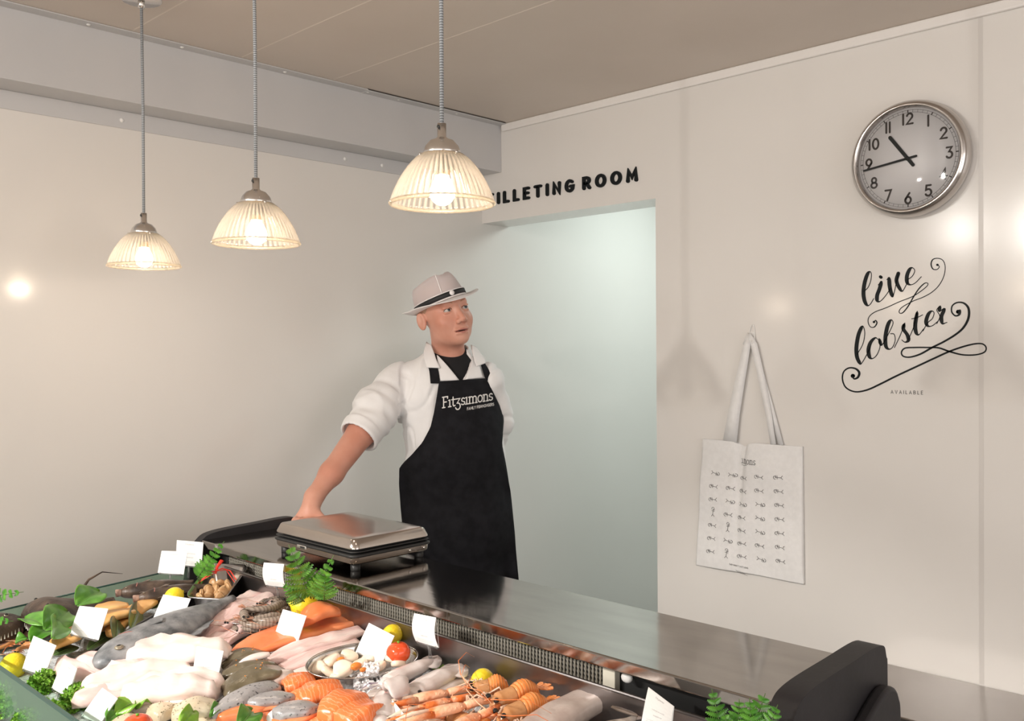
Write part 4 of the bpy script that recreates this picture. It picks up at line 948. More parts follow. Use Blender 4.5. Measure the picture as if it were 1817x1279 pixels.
def nz(x, y, z, s): return noise.noise(Vector((x+s*7.3, y-s*3.1, z+s)))
def frame(p1, p2, dz=0):
    a = deck(*p1, dz); b = deck(*p2, dz); d = b-a; L = d.length; c = (a+b)/2
    return c, math.atan2(d.y, d.x), math.hypot(d.x, d.y), -math.atan2(d.z, math.hypot(d.x, d.y))
def root_at(name, p1, p2, h, label, cat, group=None, roll=0, lift=0):
    """an empty lying on the display between two points, +X towards the second; h = item thickness"""
    c, a, L, pt = frame(p1, p2, h*.6+lift); c.z -= h*.6
    e = empty(name, c, 0, label, cat, group, rot=(roll, pt, a)); return e, L
def slab(L, W, T, seed=0, tipA=.35, tipB=.5, bend=0, edge=.45, amp=.12, nx=26, nr=20, camber=0, ridge=0, wavy=0, curl=0):
    rings = []
    for i in range(nx+1):
        s = i/nx; x = (s-.5)*L
        w = W/2*min(1, (tipA+(1-tipA)*math.sin(min(1, s/.35)*PI/2)))*min(1, (tipB+(1-tipB)*math.sin(min(1, (1-s)/.35)*PI/2)))
        if i in (0, nx): w *= .82
        t = T*(.55+.45*math.sin(PI*min(1, max(0, .12+s*.8))))*(.55 if i in (0, nx) else 1)
        yc = bend*math.sin(PI*s)+wavy*math.sin(2.3*PI*s+seed); zc = camber*math.sin(PI*s)+curl*s**4
        w *= 1+.16*nz(s*4, 0, 0, seed); ring = []
        for j in range(nr):
            a = 2*PI*j/nr; c, q_ = math.cos(a), math.sin(a)
            y = w*math.copysign(abs(c)**.75, c); z = t*.5*(1+math.copysign(abs(q_)**.7, q_))
            if q_ > 0: z *= 1+amp*2.6*nz(x*11, y*46, 1, seed)+amp*.8*nz(x*40, y*40, 2, seed)+ridge*math.exp(-(y/(w+1e-6)/.18)**2)*-1
            y *= 1+amp*.9*nz(x*18, z*40, c, seed+3)
            ring.append(Vector((x+.012*nz(y*30, 0, 0, seed+5)*(1 if i in (0, nx) else 0), y+yc, z+zc)))
        rings.append(ring)
    return MB().loft(rings)
m_spfish = M('speckled_fish_skin', (.28, .22, .17), (.66, .58, .52), scale=42, rough=.25, bump=.1, bscale=150, lo=.35, hi=.6)
def fillet(name, p1, p2, W, T, mat, label, cat='fish fillet', group=None, seed=0, lift=0, roll=0, under=None, **k):
    e, L = root_at(name, p1, p2, T, label, cat, group, roll, lift)
    loc, rot = e.location.copy(), e.rotation_euler.copy(); bpy.data.objects.remove(e)
    o = slab(L, W, T, seed, **k).build(name, mat, None, True); o.location = loc; o.rotation_euler = rot
    tag(o, label, cat, group)
    if under:  # skin on the side
        s = slab(L*1.004, W*1.01, T*.45, seed, **dict(k, amp=.02)).build('skin', under, o)
    return o
def whole_fish(name, tail, head, Hh, Wd, mat, label, group=None, lift=0, roll=0, mouth=False, seed=0, tailfin=True, finm=None, bend=0, belly=None, eyes=1):
    e, L = root_at(name, tail, head, Hh*.8, label, 'fish', group, 0, lift); finm = finm or m_fin
    prof = [(0, .16), (.08, .20), (.2, .42), (.35, .74), (.5, .93), (.63, 1), (.75, .97), (.85, .84), (.93, .60), (.98, .34), (1, .12)]
    rings = []; nr = 24
    for i in range(34):
        s = i/33; w = np.interp(s, [p[0] for p in prof], [p[1] for p in prof]); x = (s-.5)*L; ring = []
        for j in range(nr):
            a = 2*PI*j/nr; c, q_ = math.cos(a), math.sin(a); op = 1-.25*max(0, (s-.9)/.1)*(abs(q_) < .3)
            y = w*Hh/2*c+bend*math.sin(PI*s); z = Wd/2*(w**.8)*(q_)*op+Wd/2
            ring.append(Vector((x, y*(1+.03*nz(x*20, c, q_, seed)), z*(1+.04*nz(x*25, c*2, q_, seed)))))
        rings.append(ring)
    b = MB().loft(rings).build('body', mat, e)
    if tailfin:
        t = MB(); P = [(-.5*L+.01, 0), (-.5*L-.03, Hh*.38), (-.5*L-.055, Hh*.5), (-.5*L-.035, 0), (-.5*L-.055, -Hh*.5), (-.5*L-.03, -Hh*.38)]
        t.add([Vector((x, y, Wd*.5+.002)) for x, y in P]+[Vector((x, y, Wd*.5-.002)) for x, y in P], [(0, 1, 2, 3), (0, 3, 4, 5), (9, 8, 7, 6), (11, 10, 9, 6), (0, 6, 7, 1), (1, 7, 8, 2), (2, 8, 9, 3), (3, 9, 10, 4), (4, 10, 11, 5), (5, 11, 6, 0)])
        t.build('tail_fin', finm, e, False)
    f = MB(); n = 10
    for sgn, s0, s1, hh in ((1, .35, .8, .22), (-1, .3, .55, .14)):
        A = [Vector((lerp(s0, s1, k/n)*L-.5*L, sgn*Hh/2*np.interp(lerp(s0, s1, k/n), [p[0] for p in prof], [p[1] for p in prof])*.96, Wd*.45)) for k in range(n+1)]
        Bv = [p+Vector((-.01, sgn*Hh*hh*math.sin(PI*(.15+.8*k/n))*(1-.2*(k % 2)), .002)) for k, p in enumerate(A)]
        f = MB().grid([A, Bv]); o = f.build('dorsal_fin' if sgn > 0 else 'anal_fin', finm, e, False); o.modifiers.new('s', 'SOLIDIFY').thickness = .0018
    pf = MB(); base = Vector((.20*L, -.02*Hh, Wd*.98)); pf.add([base, base+Vector((-.10*L, Hh*.16, .004)), base+Vector((-.15*L, Hh*.02, .004)), base+Vector((-.10*L, -Hh*.12, .004))], [(0, 1, 2, 3)])
    o = pf.build('pectoral_fin', finm, e, False); o.modifiers.new('s', 'SOLIDIFY').thickness = .0015
    ex = Vector((.395*L, Hh*.14, Wd*.86)); r = Hh*.075
    ey = MB().ball(ex, (r, r, r*.5), 8).build('eye', m_eyer, e); MB().ball(ex+Vector((0, 0, r*.22)), (r*.6, r*.6, r*.36), 8).build('pupil', m_eye, ey)
    gl = MB().tube([Vector((.27*L+.02*L*math.sin(PI*k/8)*-1, Hh*.40*(k/4-1), Wd/2+Wd*.47*math.sqrt(max(0, 1-(k/4-1)**2*.8)))) for k in range(1, 8)], .0018, 6).build('gill_edge', M('gill_red', (.30, .12, .10), rough=.3), e)
    if mouth:
        MB().lathe([(.0, -.004), (.55, 0), (1, .012), (1.12, .010), (1.05, .0), (.6, -.01), (0, -.012)], 18, M=Matrix.Translation((.5*L-.004, 0, Wd*.55))@Matrix.Rotation(PI/2, 4, 'Y')@Matrix.Diagonal((Wd*.22, Hh*.20, 1, 1))).build('mouth', M('fish_mouth', (.16, .08, .06), (.42, .28, .22), scale=60, rough=.25), e)
    return e
def leaf(name, p1, p2, W, mat, label, cat='leaf', group=None, lift=0, roll=0, cup=.25, up=0, wave=.0, seed=0, ny=6, nx=14):
    c, a, L, pt = frame(p1, p2, lift+.004)
    P = []
    for i in range(nx+1):
        s = i/nx; w = W/2*math.sin(PI*min(1, s*.96+.02))**.75*(1.15-.35*s); row = []
        for j in range(-ny, ny+1):
            t = j/ny; z = cup*abs(t)**1.3*w+up*math.sin(PI*s)+wave*math.sin(9*s+5*t+seed)*abs(t)-.0012*(j == 0)
            row.append(Vector(((s-.5)*L, t*w, z)))
        P.append(row)
    o = MB().grid(P).build(name, mat, None); o.location = c; o.rotation_euler = (roll, pt, a)
    o.modifiers.new('s', 'SOLIDIFY').thickness = .0009; tag(o, label, cat, group)
    MB().tube([P[i][ny]+Vector((0, 0, .0006)) for i in range(nx+1)], [.0011*(1-.7*i/nx) for i in range(nx+1)], 6).build('midrib', M('leaf_rib', (.16, .30, .07), rough=.4), o)
    return o
def frond_mb(L, W, seed=0, n=10, bow=.02):
    lf = MB(); st = []; rnd = random.Random(seed)
    for i in range(n+1): s = i/n; st.append(Vector((s*L, 0, bow*math.sin(PI*s))))
    for i in range(1, n):
        s = i/n; l = W/2*(1-s)**.7*(.75+.5*min(1, s*4)); base = st[i]
        for sg in (-1, 1):
            d = Vector((.5, sg*.9, rnd.uniform(-.1, .3))).normalized(); sp = L/n; m = max(4, int(l/(sp*.42)))
            pn = Vector((-d.y, d.x, 0)).normalized(); sp = L/n; m = 7; dr = rnd.uniform(-.15, .1)*l
            C_ = [base+d*l*(k/m)+Vector((0, 0, dr*(k/m)**2)) for k in range(m+1)]; tw = rnd.uniform(-.25, .25)
            for s2 in (-1, 1):      # toothed blade either side of the pinna's rib
                for k in range(m):
                    t = (k+.5)/m; w = sp*.56*math.sin(PI*min(1, .18+t*.80))**.8*(1-.25*t)+.0006
                    off = pn*s2*w+Vector((0, 0, w*(tw*s2+.18)))
                    lf.add([C_[k], C_[k]+off*.62+d*l/m*.2, C_[k]+off+d*l/m*.95, C_[k+1]+off*.45, C_[k+1]], [(0, 1, 2, 3, 4)])
    return lf, st
def fern(p, rot, L, W, label, nf=1, seed=0, group=None, mat=None, bow=.02):
    e = empty('fern_frond', p, 0, label, 'fern', group)
    for k in range(nf):
        lf, st = frond_mb(L*(1-.12*k), W, seed+k, bow=bow)
        R_ = Matrix.Rotation(0, 4, 'Z') if k == 0 else Matrix.Rotation((-1)**k*.5*((k+1)//2), 4, 'Z')
        o = lf.build('leaflets', mat or m_fern, e, False); o.rotation_euler = (rot.to_matrix().to_4x4()@R_).to_euler() if hasattr(rot, 'to_matrix') else (rot@R_).to_euler()
        o.modifiers.new('s', 'SOLIDIFY').thickness = .0006
        s_o = MB().tube(st, [.0016*(1-.7*i/len(st)) for i in range(len(st))], 6).build('stem', M('fern_stem', (.10, .20, .05), rough=.5), e); s_o.rotation_euler = o.rotation_euler
    return e
def parsley(p, r, h, label, seed, n=1100, mat=None):
    e = empty('parsley_bunch', p, 0, label, 'parsley'); rnd = random.Random(seed); f = MB(); st = MB()
    for i in range(n):
        a = rnd.uniform(0, 2*PI); u = rnd.random()**.5; el = rnd.uniform(.15, 1)
        c = Vector((r*u*math.cos(a), r*u*math.sin(a), h*math.sqrt(max(.02, 1-u*u))*el)); s = rnd.uniform(.003, .0058)
        R_ = Matrix.Rotation(rnd.uniform(0, 6), 3, Vector((rnd.uniform(-1, 1), rnd.uniform(-1, 1), rnd.uniform(-1, 1))).normalized())
        k = 7; vs = [c]+[c+R_@Vector((s*(1 if j % 2 else .55)*math.cos(2*PI*j/k), s*(1 if j % 2 else .55)*math.sin(2*PI*j/k), .25*s*math.sin(5*j))) for j in range(k)]
        f.add(vs, [(0, 1+j, 1+(j+1) % k) for j in range(k)])
    for i in range(14): a = rnd.uniform(0, 6.28); st.tube([(0, 0, 0), (r*.5*math.cos(a), r*.5*math.sin(a), h*.6)], .001, 5)
    f.build('curly_leaves', mat or m_pars, e, False); st.build('stems', m_leafl, e); return e
def lemon(p1, lab, r=.028, rz=.5, half=False, lift=0, group='lemons among the fish'):
    p = deck(*p1, r*.9+lift); e = empty('lemon', p-Vector((0, 0, r)), 0, lab, 'lemon', group)
    prof = [(0, -1.32), (.12, -1.3), (.2, -1.18), (.42, -1.03), (.75, -.75), (.96, -.35), (1, 0), (.96, .35), (.75, .75), (.42, 1.0), (.22, 1.12), (.16, 1.24), (0, 1.27)]
    Q = Matrix.Translation((0, 0, r))@Matrix.Rotation(rz, 4, 'Z')@Matrix.Rotation(PI/2-.25, 4, 'Y')
    MB().lathe([(a*r, b*r) for a, b in spline(prof, 3)], 28, M=Q).build('peel', m_lem, e)
    MB().ball(Q@Vector((0, 0, 1.27*r)), .0028, 6).build('stem_end', M('lemon_stem', (.35, .33, .12), rough=.7), e)
    return e

# ---- ice bed and trays first
rnd = random.Random(5)
ib = MB(); nx_, ny_ = 46, 110; Pg = []
for i in range(nx_+1):
    row = []
    for j in range(ny_+1):
        x = lerp(.585, 1.215, i/nx_); y = lerp(.70, 2.385, j/ny_); e_ = min(1, (x-.585)/.05)*min(1, (1.215-x)/.03)
        row.append(Vector((x, y, deckz(x)+.0005+e_*(.006+.006*nz(x*30, y*30, 0, 1)+.004*nz(x*110, y*110, 0, 2)))))
    Pg.append(row)
ice = ib.grid(Pg).build('crushed_ice', M('ice_bed', (.42, .43, .45), (.78, .79, .81), scale=90, rough=.2, bump=.35, bscale=160), None, False)
tag(ice, 'bed of crushed ice under the fish across the display', 'ice', kind='stuff')
def icechips(u0, u1, v0, v1, n, seed):
    mb = MB(); rnd = random.Random(seed)
    for i in range(n):
        p = deck(rnd.uniform(u0, u1), rnd.uniform(v0, v1), rnd.uniform(.010, .028)); s = rnd.uniform(.002, .0055)
        R_ = Matrix.Rotation(rnd.uniform(0, 6), 4, Vector((rnd.uniform(-1, 1), rnd.uniform(-1, 1), rnd.uniform(.1, 1))).normalized())
        mb.box((-s, -s*.7, -s*.5), (s, s*.7, s*.5), 0, Matrix.Translation(p)@R_)
    return mb
o = icechips(630, 700, 1195, 1240, 420, 3); o.v += []; 
o = o.build('ice_chips', m_ice, None, False); tag(o, 'loose clear ice chips heaped between the salmon pieces and the squid', 'ice', kind='stuff')

# ---- black tray edge beside the smoked fillets
def tray_bar(u1, v1, u2, v2, label):
    a, b = deck(u1, v1, .045), deck(u2, v2, .045); d = (b-a).normalized(); n_ = Vector((-d.y, d.x, 0))
    mb = MB(); th = .004
    mb.add([a+n_*th, a-n_*th, b-n_*th, b+n_*th, a+n_*th-Vector((0, 0, .04)), a-n_*th-Vector((0, 0, .04)), b-n_*th-Vector((0, 0, .04)), b+n_*th-Vector((0, 0, .04))], [(0, 1, 2, 3), (7, 6, 5, 4), (0, 4, 5, 1), (1, 5, 6, 2), (2, 6, 7, 3), (3, 7, 4, 0)])
    fl = n_*.0
    o = mb.build('tray_divider', m_trayb, None, False, bevel=.002); tag(o, label, 'divider')
tray_bar(140, 1168, 345, 1047, 'long black divider between the smoked fillets and the grey fish')

# ---- far left: dark monkfish
def monk(tail, head, Wd, T, label, lift=0, seed=0):
    e, L = root_at('monkfish', tail, head, T, label, 'fish', 'dark monkfish at the far left', 0, lift)
    prof = [(0, .12), (.15, .22), (.35, .42), (.55, .72), (.7, .95), (.82, 1), (.92, .92), (1, .66)]
    rings = []
    for i in range(30):
        s = i/29; w = np.interp(s, [p[0] for p in prof], [p[1] for p in prof]); x = (s-.5)*L
        rings.append([Vector((x, Wd/2*w*math.cos(a)*(1+.07*nz(x*25, math.cos(a)*2, 0, seed)), T/2*(.45+.55*w)*(1+math.sin(a)*(1+.12*nz(x*30, a, 0, seed)))*.95)) for a in [2*PI*j/22 for j in range(22)]])
    MB().loft(rings).build('body', m_dark, e)
    m_ = MB().lathe([(0, -.02), (.7, -.012), (1, .0), (1.12, -.004), (1.05, -.016), (0, -.03)], 20, M=Matrix.Translation((.49*L, 0, T*.45))@Matrix.Rotation(PI/2-.3, 4, 'Y')@Matrix.Diagonal((T*.36, Wd*.34, 1, 1))).build('mouth', M('monk_mouth', (.32, .17, .14), (.16, .09, .07), scale=50, rough=.2), e)
    tt = MB()
    for k in range(-6, 7):
        y = k/6*Wd*.30; tt.lathe([(.0018, 0), (0, .011)], 6, c=(.49*L+.004, y, T*.22+.002*abs(k)))
    tt.build('teeth', M('tooth_white', (.8, .78, .7), rough=.2), m_)
    for sg in (-1, 1):
        ey = MB().ball((.34*L, sg*Wd*.2, T*.86), (.006, .006, .006), 8).build('eye', m_eyer, e); MB().ball((.345*L, sg*Wd*.2, T*.86+.003), (.0042, .0042, .004), 6).build('pupil', m_eye, ey)
        A = [Vector((lerp(-.05, .3, k/6)*L, sg*Wd*.46*(.6+.4*k/6), T*.4)) for k in range(7)]; B_ = [p+Vector((-.02, sg*.03*math.sin(PI*(k+.5)/7), .006)) for k, p in enumerate(A)]
        o = MB().grid([A, B_]).build('pectoral_fin', m_fin, e, False); o.modifiers.new('s', 'SOLIDIFY').thickness = .002
    return e
mk = monk((205, 1052), (55, 1094), .18, .09, 'dark brown monkfish with open mouth behind the spinach leaves', .022, 1)
MB().tube([(-.03, -.03, .070), (-.06, -.045, .092), (-.10, -.06, .098), (-.15, -.06, .080)], [.004, .003, .0016, .0006], 6).build('trailing_fin', m_dark, mk)
monk((-60, 1080), (-5, 1118), .15, .07, 'dark monkfish at the very left edge behind the fern', .02, 2)
whole_fish('dark_round_fish', (345, 1030), (212, 1052), .045, .04, m_dark, 'dark eel-like fish with open mouth, the lefter of the two at the back', None, .035, mouth=True, seed=3, tailfin=False)
whole_fish('dark_round_fish', (375, 1037), (243, 1062), .045, .04, m_dark, 'dark eel-like fish with open mouth, the righter of the two at the back', None, .03, mouth=True, seed=4, tailfin=False)
# fern at the left edge, fronds towards the camera right
def aim(d, up=(0, 0, 1)):
    x = Vector(d).normalized(); z = Vector(up); y = z.cross(x).normalized(); z = x.cross(y); return Matrix((x, y, z)).transposed().to_4x4()
def frond_px(u1, v1, u2, v2, t1, t2, W, label, nf=1, seed=0, up=None, bow=.02, group=None, mat=None):
    a, b = att(u1, v1, t1), att(u2, v2, t2); d = b-a
    upv = up or (Vector(CAM)-a).normalized()
    return fern(a, aim(d, upv), d.length, W, label, nf, seed, group, mat, bow)
frond_px(-40, 1062, 42, 1050, 2.22, 2.18, .055, 'upper fern frond entering at the left edge over the monkfish', seed=1)
frond_px(-45, 1100, 24, 1102, 2.10, 2.05, .05, 'lower fern frond entering at the left edge over the monkfish', seed=2)
# smoked fillets
SM = 'smoked yellow fillets in the black tray'
for i, (a, b, W, T, lf, lb) in enumerate([
 ((128, 1092), (232, 1070), .070, .020, .040, 'smoked yellow fillet lying furthest back under a spinach leaf'),
 ((150, 1112), (240, 1080), .065, .020, .048, 'smoked yellow fillet behind the left upper price card'),
 ((92, 1142), (185, 1108), .065, .022, .035, 'smoked yellow fillet at the front beside the spinach leaves'),
 ((196, 1122), (232, 1092), .045, .018, .030, 'small smoked yellow fillet between two dark bay leaves'),
 ((222, 1098), (276, 1062), .05, .018, .030, 'smoked yellow fillet at the right end beside the lemon')]):
    fillet('smoked_fillet', a, b, W, T, m_smoked, lb, 'fish fillet', SM, seed=i, lift=lf, tipA=.5, tipB=.3, camber=.006)
BL = 'dark bay leaves among the smoked fillets'
for i, (a, b, W, rl, lf, lb) in enumerate([
 ((205, 1140), (207, 1095), .055, .9, .055, 'dark green leaf standing right of the upper left price card'),
 ((232, 1118), (246, 1068), .045, .9, .045, 'dark green leaf standing between two smoked fillets'),
 ((262, 1080), (292, 1058), .03, .7, .03, 'narrow dark green leaf beside the black divider near the lemon'),
 ((95, 1162), (140, 1148), .06, .1, .02, 'dark green leaf lying flat right of the left price card'),
 ((155, 1152), (205, 1120), .035, .6, .02, 'dark green leaf along the black divider under the card')]):
    leaf('bay_leaf', a, b, W, m_leafd, lb, 'leaf', BL, lf, rl, .12, .004, seed=i)
SL = 'bright spinach leaves at the left'
for i, (a, b, W, rl, lf, lb) in enumerate([
 ((137, 1075), (178, 1050), .070, .5, .105, 'bright green spinach leaf at the back behind the smoked fillets'),
 ((80, 1118), (120, 1085), .075, .6, .095, 'bright green spinach leaf standing tallest right of the monkfish mouth'),
 ((92, 1132), (100, 1100), .055, .9, .10, 'bright green spinach leaf folded in front of the tallest one'),
 ((42, 1098), (82, 1112), .055, .2, .09, 'bright green spinach leaf below the monkfish mouth'),
 ((55, 1140), (95, 1118), .055, .3, .065, 'bright green spinach leaf lying towards the camera'),
 ((28, 1142), (52, 1135), .035, .2, .055, 'smallest bright green leaf behind the left price card')]):
    leaf('spinach_leaf', a, b, W, m_leaf, lb, 'leaf', SL, lf, rl, .35, .008, .003, seed=i)
# ---- grey whole fish
whole_fish('grey_fish', (415, 1040), (172, 1156), .125, .065, m_grey, 'large grey speckled whole fish beside the black divider', None, .028, seed=7, tailfin=False, finm=m_grey)
# ---- lemons
lemon((24, 1182), 'lemon at the left edge by the front glass', .027, .9)
lemon((309, 1058), 'lemon peeking out behind the card above the grey fish', .022, .2, lift=.03)
lemon((541, 1076), 'bright lemon below the fern, beside the salmon side', .0295, 2.4, lift=.034)
lemon((696, 1126), 'lemon behind the scallop dish card', .021, .3, lift=.03)
lemon((856, 1207), 'lemon slice top showing behind the langoustines', .021, .2, lift=.012)
# ---- centre: pale fillets and loins
CF = 'pale thick fillets heaped in the centre'
for i, (a, b, W, T, lf, mt, kw, lb) in enumerate([
 ((112, 1172), (200, 1192), .10, .040, .014, m_pink, dict(tipA=.3, tipB=.6), 'pale pink fillet at the far left of the heap, behind the cards'),
 ((150, 1163), (262, 1188), .070, .035, .030, m_pink, dict(tipA=.6, tipB=.5), 'pink fillet lying behind the top loin, left end rounded'),
 ((228, 1158), (405, 1142), .080, .045, .040, m_cod, dict(tipA=.75, tipB=.8, wavy=.006), 'thick white loin on top of the heap with a folded left end'),
 ((140, 1222), (345, 1178), .095, .040, .020, m_cod, dict(tipA=.25, tipB=.7, bend=.008), 'long white fillet tapering left, under the top loin'),
 ((130, 1240), (265, 1212), .060, .030, .016, m_pink, dict(tipA=.3, tipB=.6), 'narrow pink-edged fillet at the left front of the heap'),
 ((222, 1225), (392, 1210), .095, .045, .022, m_cod, dict(tipA=.6, tipB=.85, camber=.004), 'broad white fillet at the front with a rounded right end'),
 ((190, 1250), (372, 1248), .060, .028, .010, m_cod, dict(tipA=.4, tipB=.6), 'lowest pale fillet at the front edge of the heap'),
 ((362, 1165), (418, 1158), .060, .022, .030, m_cod, dict(tipA=.7, tipB=.2), 'pointed white flap of flesh right of the big card')]):
    fillet('white_fillet', a, b, W, T, mt, lb, 'fish fillet', CF, seed=10+i, lift=lf, amp=.22, **kw)
# ---- skate wings
fillet('skate_wing', (338, 1128), (470, 1048), .14, .030, m_skate, 'pink ribbed skate wing between the grey fish and the prawns', 'skate wing', 'pink skate wings', seed=31, lift=.020, tipA=.5, tipB=.45, amp=.25, wavy=.008)
fillet('skate_wing', (360, 1150), (445, 1085), .10, .026, m_skate, 'pale skate wing folded below the larger wing', 'skate wing', 'pink skate wings', seed=32, lift=.012, tipA=.6, tipB=.5, amp=.25)
# ---- prawns in a dish
def dish(name, c, a, rx_, ry_, h, label, cat, lift=.004, tilt=(0, 0)):
    p = deck(*c, lift); e = empty(name, p, 0, label, cat, rot=(tilt[0], tilt[1], a))
    S = Matrix.Diagonal((rx_, ry_, 1, 1))
    MB().lathe([(0, 0), (.78, 0), (.84, .004), (.94, h*.75), (.97, h-.002), (1.0, h), (1.005, h-.002), (.985, h-.004), (.955, h*.72), (.855, .002), (.79, -.002), (0, -.002)], 72, M=S).build('bowl', m_stain, e)
    MB().tube([S@Vector((math.cos(2*PI*k/72), math.sin(2*PI*k/72), h)) for k in range(73)], .0016, 6).build('rolled_rim', m_stain, e)
    return e
c, a0, L, _ = frame((405, 1128), (520, 1060), .03)
dish('prawn_dish', (462, 1106), a0, .105, .066, .030, 'oval steel dish holding the raw grey prawns', 'dish', .004)
def prawn(p, a, L, label, grp, mats, seed=0, tilt=0, curl=1.25):
    e = empty('prawn', p, 0, label, 'prawn', grp, rot=(tilt, 0, a)); rnd = random.Random(seed); n = 26
    R0 = L/curl/1.25; rings = []; pts = []
    for i in range(n+1):
        s = i/n; th = -curl*.9*max(0, s-.32)*1.6; 
        pts.append((s, th))
    pos = Vector((-L*.5, 0, .0)); hd = .15; P = [pos.copy()]; T_ = []
    for i in range(n):
        s = i/n; hd -= (curl*1.7*(s > .38))/n; d = Vector((math.cos(hd), math.sin(hd), 0)); T_.append(d); pos = pos+d*L/n; P.append(pos.copy())
    T_.append(T_[-1])
    for i in range(n+1):
        s = i/n; r = L*.085*float(np.interp(s, [0, .06, .2, .38, .42, .7, .9, 1], [.1, .55, .95, 1.05, .98, .8, .5, .3]))
        if s > .4: r *= 1+.10*(((s*12) % 1)-.5)
        t = T_[i]; b = Vector((0, 0, 1)); a_ = t.cross(b)
        rings.append([P[i]+a_*r*1.0*math.cos(q2)+b*r*(math.sin(q2)+1)*.9 for q2 in [2*PI*k/12 for k in range(12)]])
    MB().loft(rings).build('body', mats[0], e)
    tl = MB(); t = T_[-1]; a_ = t.cross(Vector((0, 0, 1))); z = Vector((0, 0, L*.03))
    for k in (-2, -1, 0, 1, 2):
        d = (t+a_*k*.28).normalized(); w = Vector((0, 0, 1)).cross(d)*L*.022; b0 = P[-1]+z; tl.add([b0, b0+d*L*.08+w, b0+d*L*.15, b0+d*L*.08-w], [(0, 1, 2, 3)])
    o = tl.build('tail_fan', mats[1], e, False); o.modifiers.new('s', 'SOLIDIFY').thickness = .001
    MB().tube([P[0]+z*1.4, P[0]+Vector((-L*.14, .004, .012))], [.0022, .0004], 6).build('rostrum', mats[0], e)
    for sg in (-1, 1):
        MB().ball(P[2]+Vector((0, sg*L*.04, L*.11)), L*.018+.0008, 6).build('eye', m_eye, e)
        w = rnd.uniform(-.5, .5); MB().tube([P[1]+z, P[0]+Vector((-L*.2, sg*L*.12, L*.12)), P[0]+Vector((-L*.3+w*.02, sg*L*.3, L*.1)), P[0]+Vector((-L*.2, sg*L*.55, L*.04))], .0006, 5).build('antenna', mats[1], e)
    for k in range(5):
        i = 5+k*2; sgn = -1 if k % 2 else 1; a_ = T_[i].cross(Vector((0, 0, 1)))*sgn
        MB().tube([P[i]+z*.5, P[i]+a_*L*.13+z*.9, P[i]+a_*L*.2+Vector((-L*.04, 0, 0))], [.0014, .001, .0004], 5).build('leg', mats[1], e)
    return e
PG = 'raw grey prawns in the oval dish'
rnd = random.Random(11)
plist = [(430, 1105, .2, .105, .036, 'grey raw prawn at the left of the dish, orange near its tail'), (452, 1088, .9, .10, .045, 'grey raw prawn pointing up to the back of the dish'),
 (468, 1102, 2.7, .11, .050, 'grey raw prawn across the middle of the dish with an orange patch'), (487, 1090, 3.3, .10, .045, 'grey raw prawn at the right of the dish touching the white card'),
 (420, 1118, 1.2, .09, .030, 'grey raw prawn at the front left rim of the dish'), (445, 1120, 2.2, .09, .036, 'grey raw prawn at the front middle of the dish'),
 (480, 1070, .4, .10, .040, 'brownish raw prawn at the back of the dish'), (500, 1080, 1.7, .09, .040, 'brownish raw prawn at the back right of the dish beside the lemon'), (460, 1075, 2.9, .09, .032, 'small raw prawn at the back left of the dish'),
 (437, 1094, 1.0, .12, .058, 'long greyish raw prawn on top at the left of the prawn heap'), (476, 1082, 3.4, .12, .060, 'raw prawn on top at the back of the prawn heap, head to the right'), (488, 1104, 2.9, .11, .058, 'raw prawn on top at the right, half behind the salmon card'), (455, 1112, 2.5, .11, .054, 'orange tinged raw prawn on top at the front of the heap'), (505, 1068, .3, .10, .050, 'brown prawn claw-like shell nearest the white card at the back')]
for i, (u, v, a, L, lf, lb) in enumerate(plist): prawn(deck(u, v, lf-.006), a, L, lb, PG, (m_prawn, m_prawnr), i, rnd.uniform(-.4, .4))
# ---- salmon side with folded belly
fillet('salmon_fillet', (412, 1158), (628, 1092), .125, .026, m_salmon2, 'large orange salmon side with its tapered end toward the grey heap', 'salmon', None, seed=41, lift=.020, tipA=.3, tipB=.7, amp=.14, camber=.006, under=m_skin_s)
fillet('salmon_belly', (535, 1098), (598, 1077), .060, .032, m_salmon2, 'rounded folded salmon belly piece lying on the salmon side', 'salmon', None, seed=42, lift=.052, tipA=.4, tipB=.7, amp=.10, camber=.008)
# ---- long translucent white fillets in front of it
HG = 'long thin pale fillets in front of the salmon side'
for i, (a, b, W, T, lf, lb) in enumerate([((470, 1172), (648, 1112), .062, .020, .026, 'long pale fillet nearest the salmon side with a raised skin edge'), ((490, 1188), (640, 1132), .055, .018, .020, 'middle long pale pink fillet beside the scallop dish'), ((512, 1203), (600, 1168), .050, .018, .012, 'short pale fillet tucked under the scallop dish')]):
    fillet('haddock_fillet', a, b, W, T, m_skate if i != 2 else m_cod, lb, 'fish fillet', HG, seed=50+i, lift=lf, tipA=.45, tipB=.6, amp=.2, wavy=.004)
# ---- flatfish fillets
PF_ = 'brown skinned folded flatfish fillets'
for i, (a, b, W, T, lf, lb) in enumerate([((390, 1178), (478, 1158), .060, .018, .022, 'brown flatfish fillet at the back, half under a white one'), ((392, 1196), (492, 1176), .070, .020, .028, 'brown flatfish fillet in the middle with orange spots'), ((398, 1224), (505, 1184), .075, .022, .026, 'brown flatfish fillet at the front with a card shadow on it')]):
    o = fillet('flatfish_fillet', a, b, W, T, m_brown, lb, 'flatfish fillet', PF_, seed=60+i, lift=lf, tipA=.5, tipB=.35, amp=.10, camber=.010)
    sp = MB(); r2 = random.Random(i)
    for k in range(5): sp.ball((r2.uniform(-.03, .03), r2.uniform(-.018, .018), T*.97+.010), (.0016, .0016, .0012), 5)
    sp.build('orange_spots', M('orange_spot', (.75, .28, .05), rough=.4), o)
fillet('flatfish_fillet', (430, 1172), (480, 1158), .018, .010, m_cod, 'folded white underside strip between two brown flatfish fillets', 'flatfish fillet', None, seed=66, lift=.052)
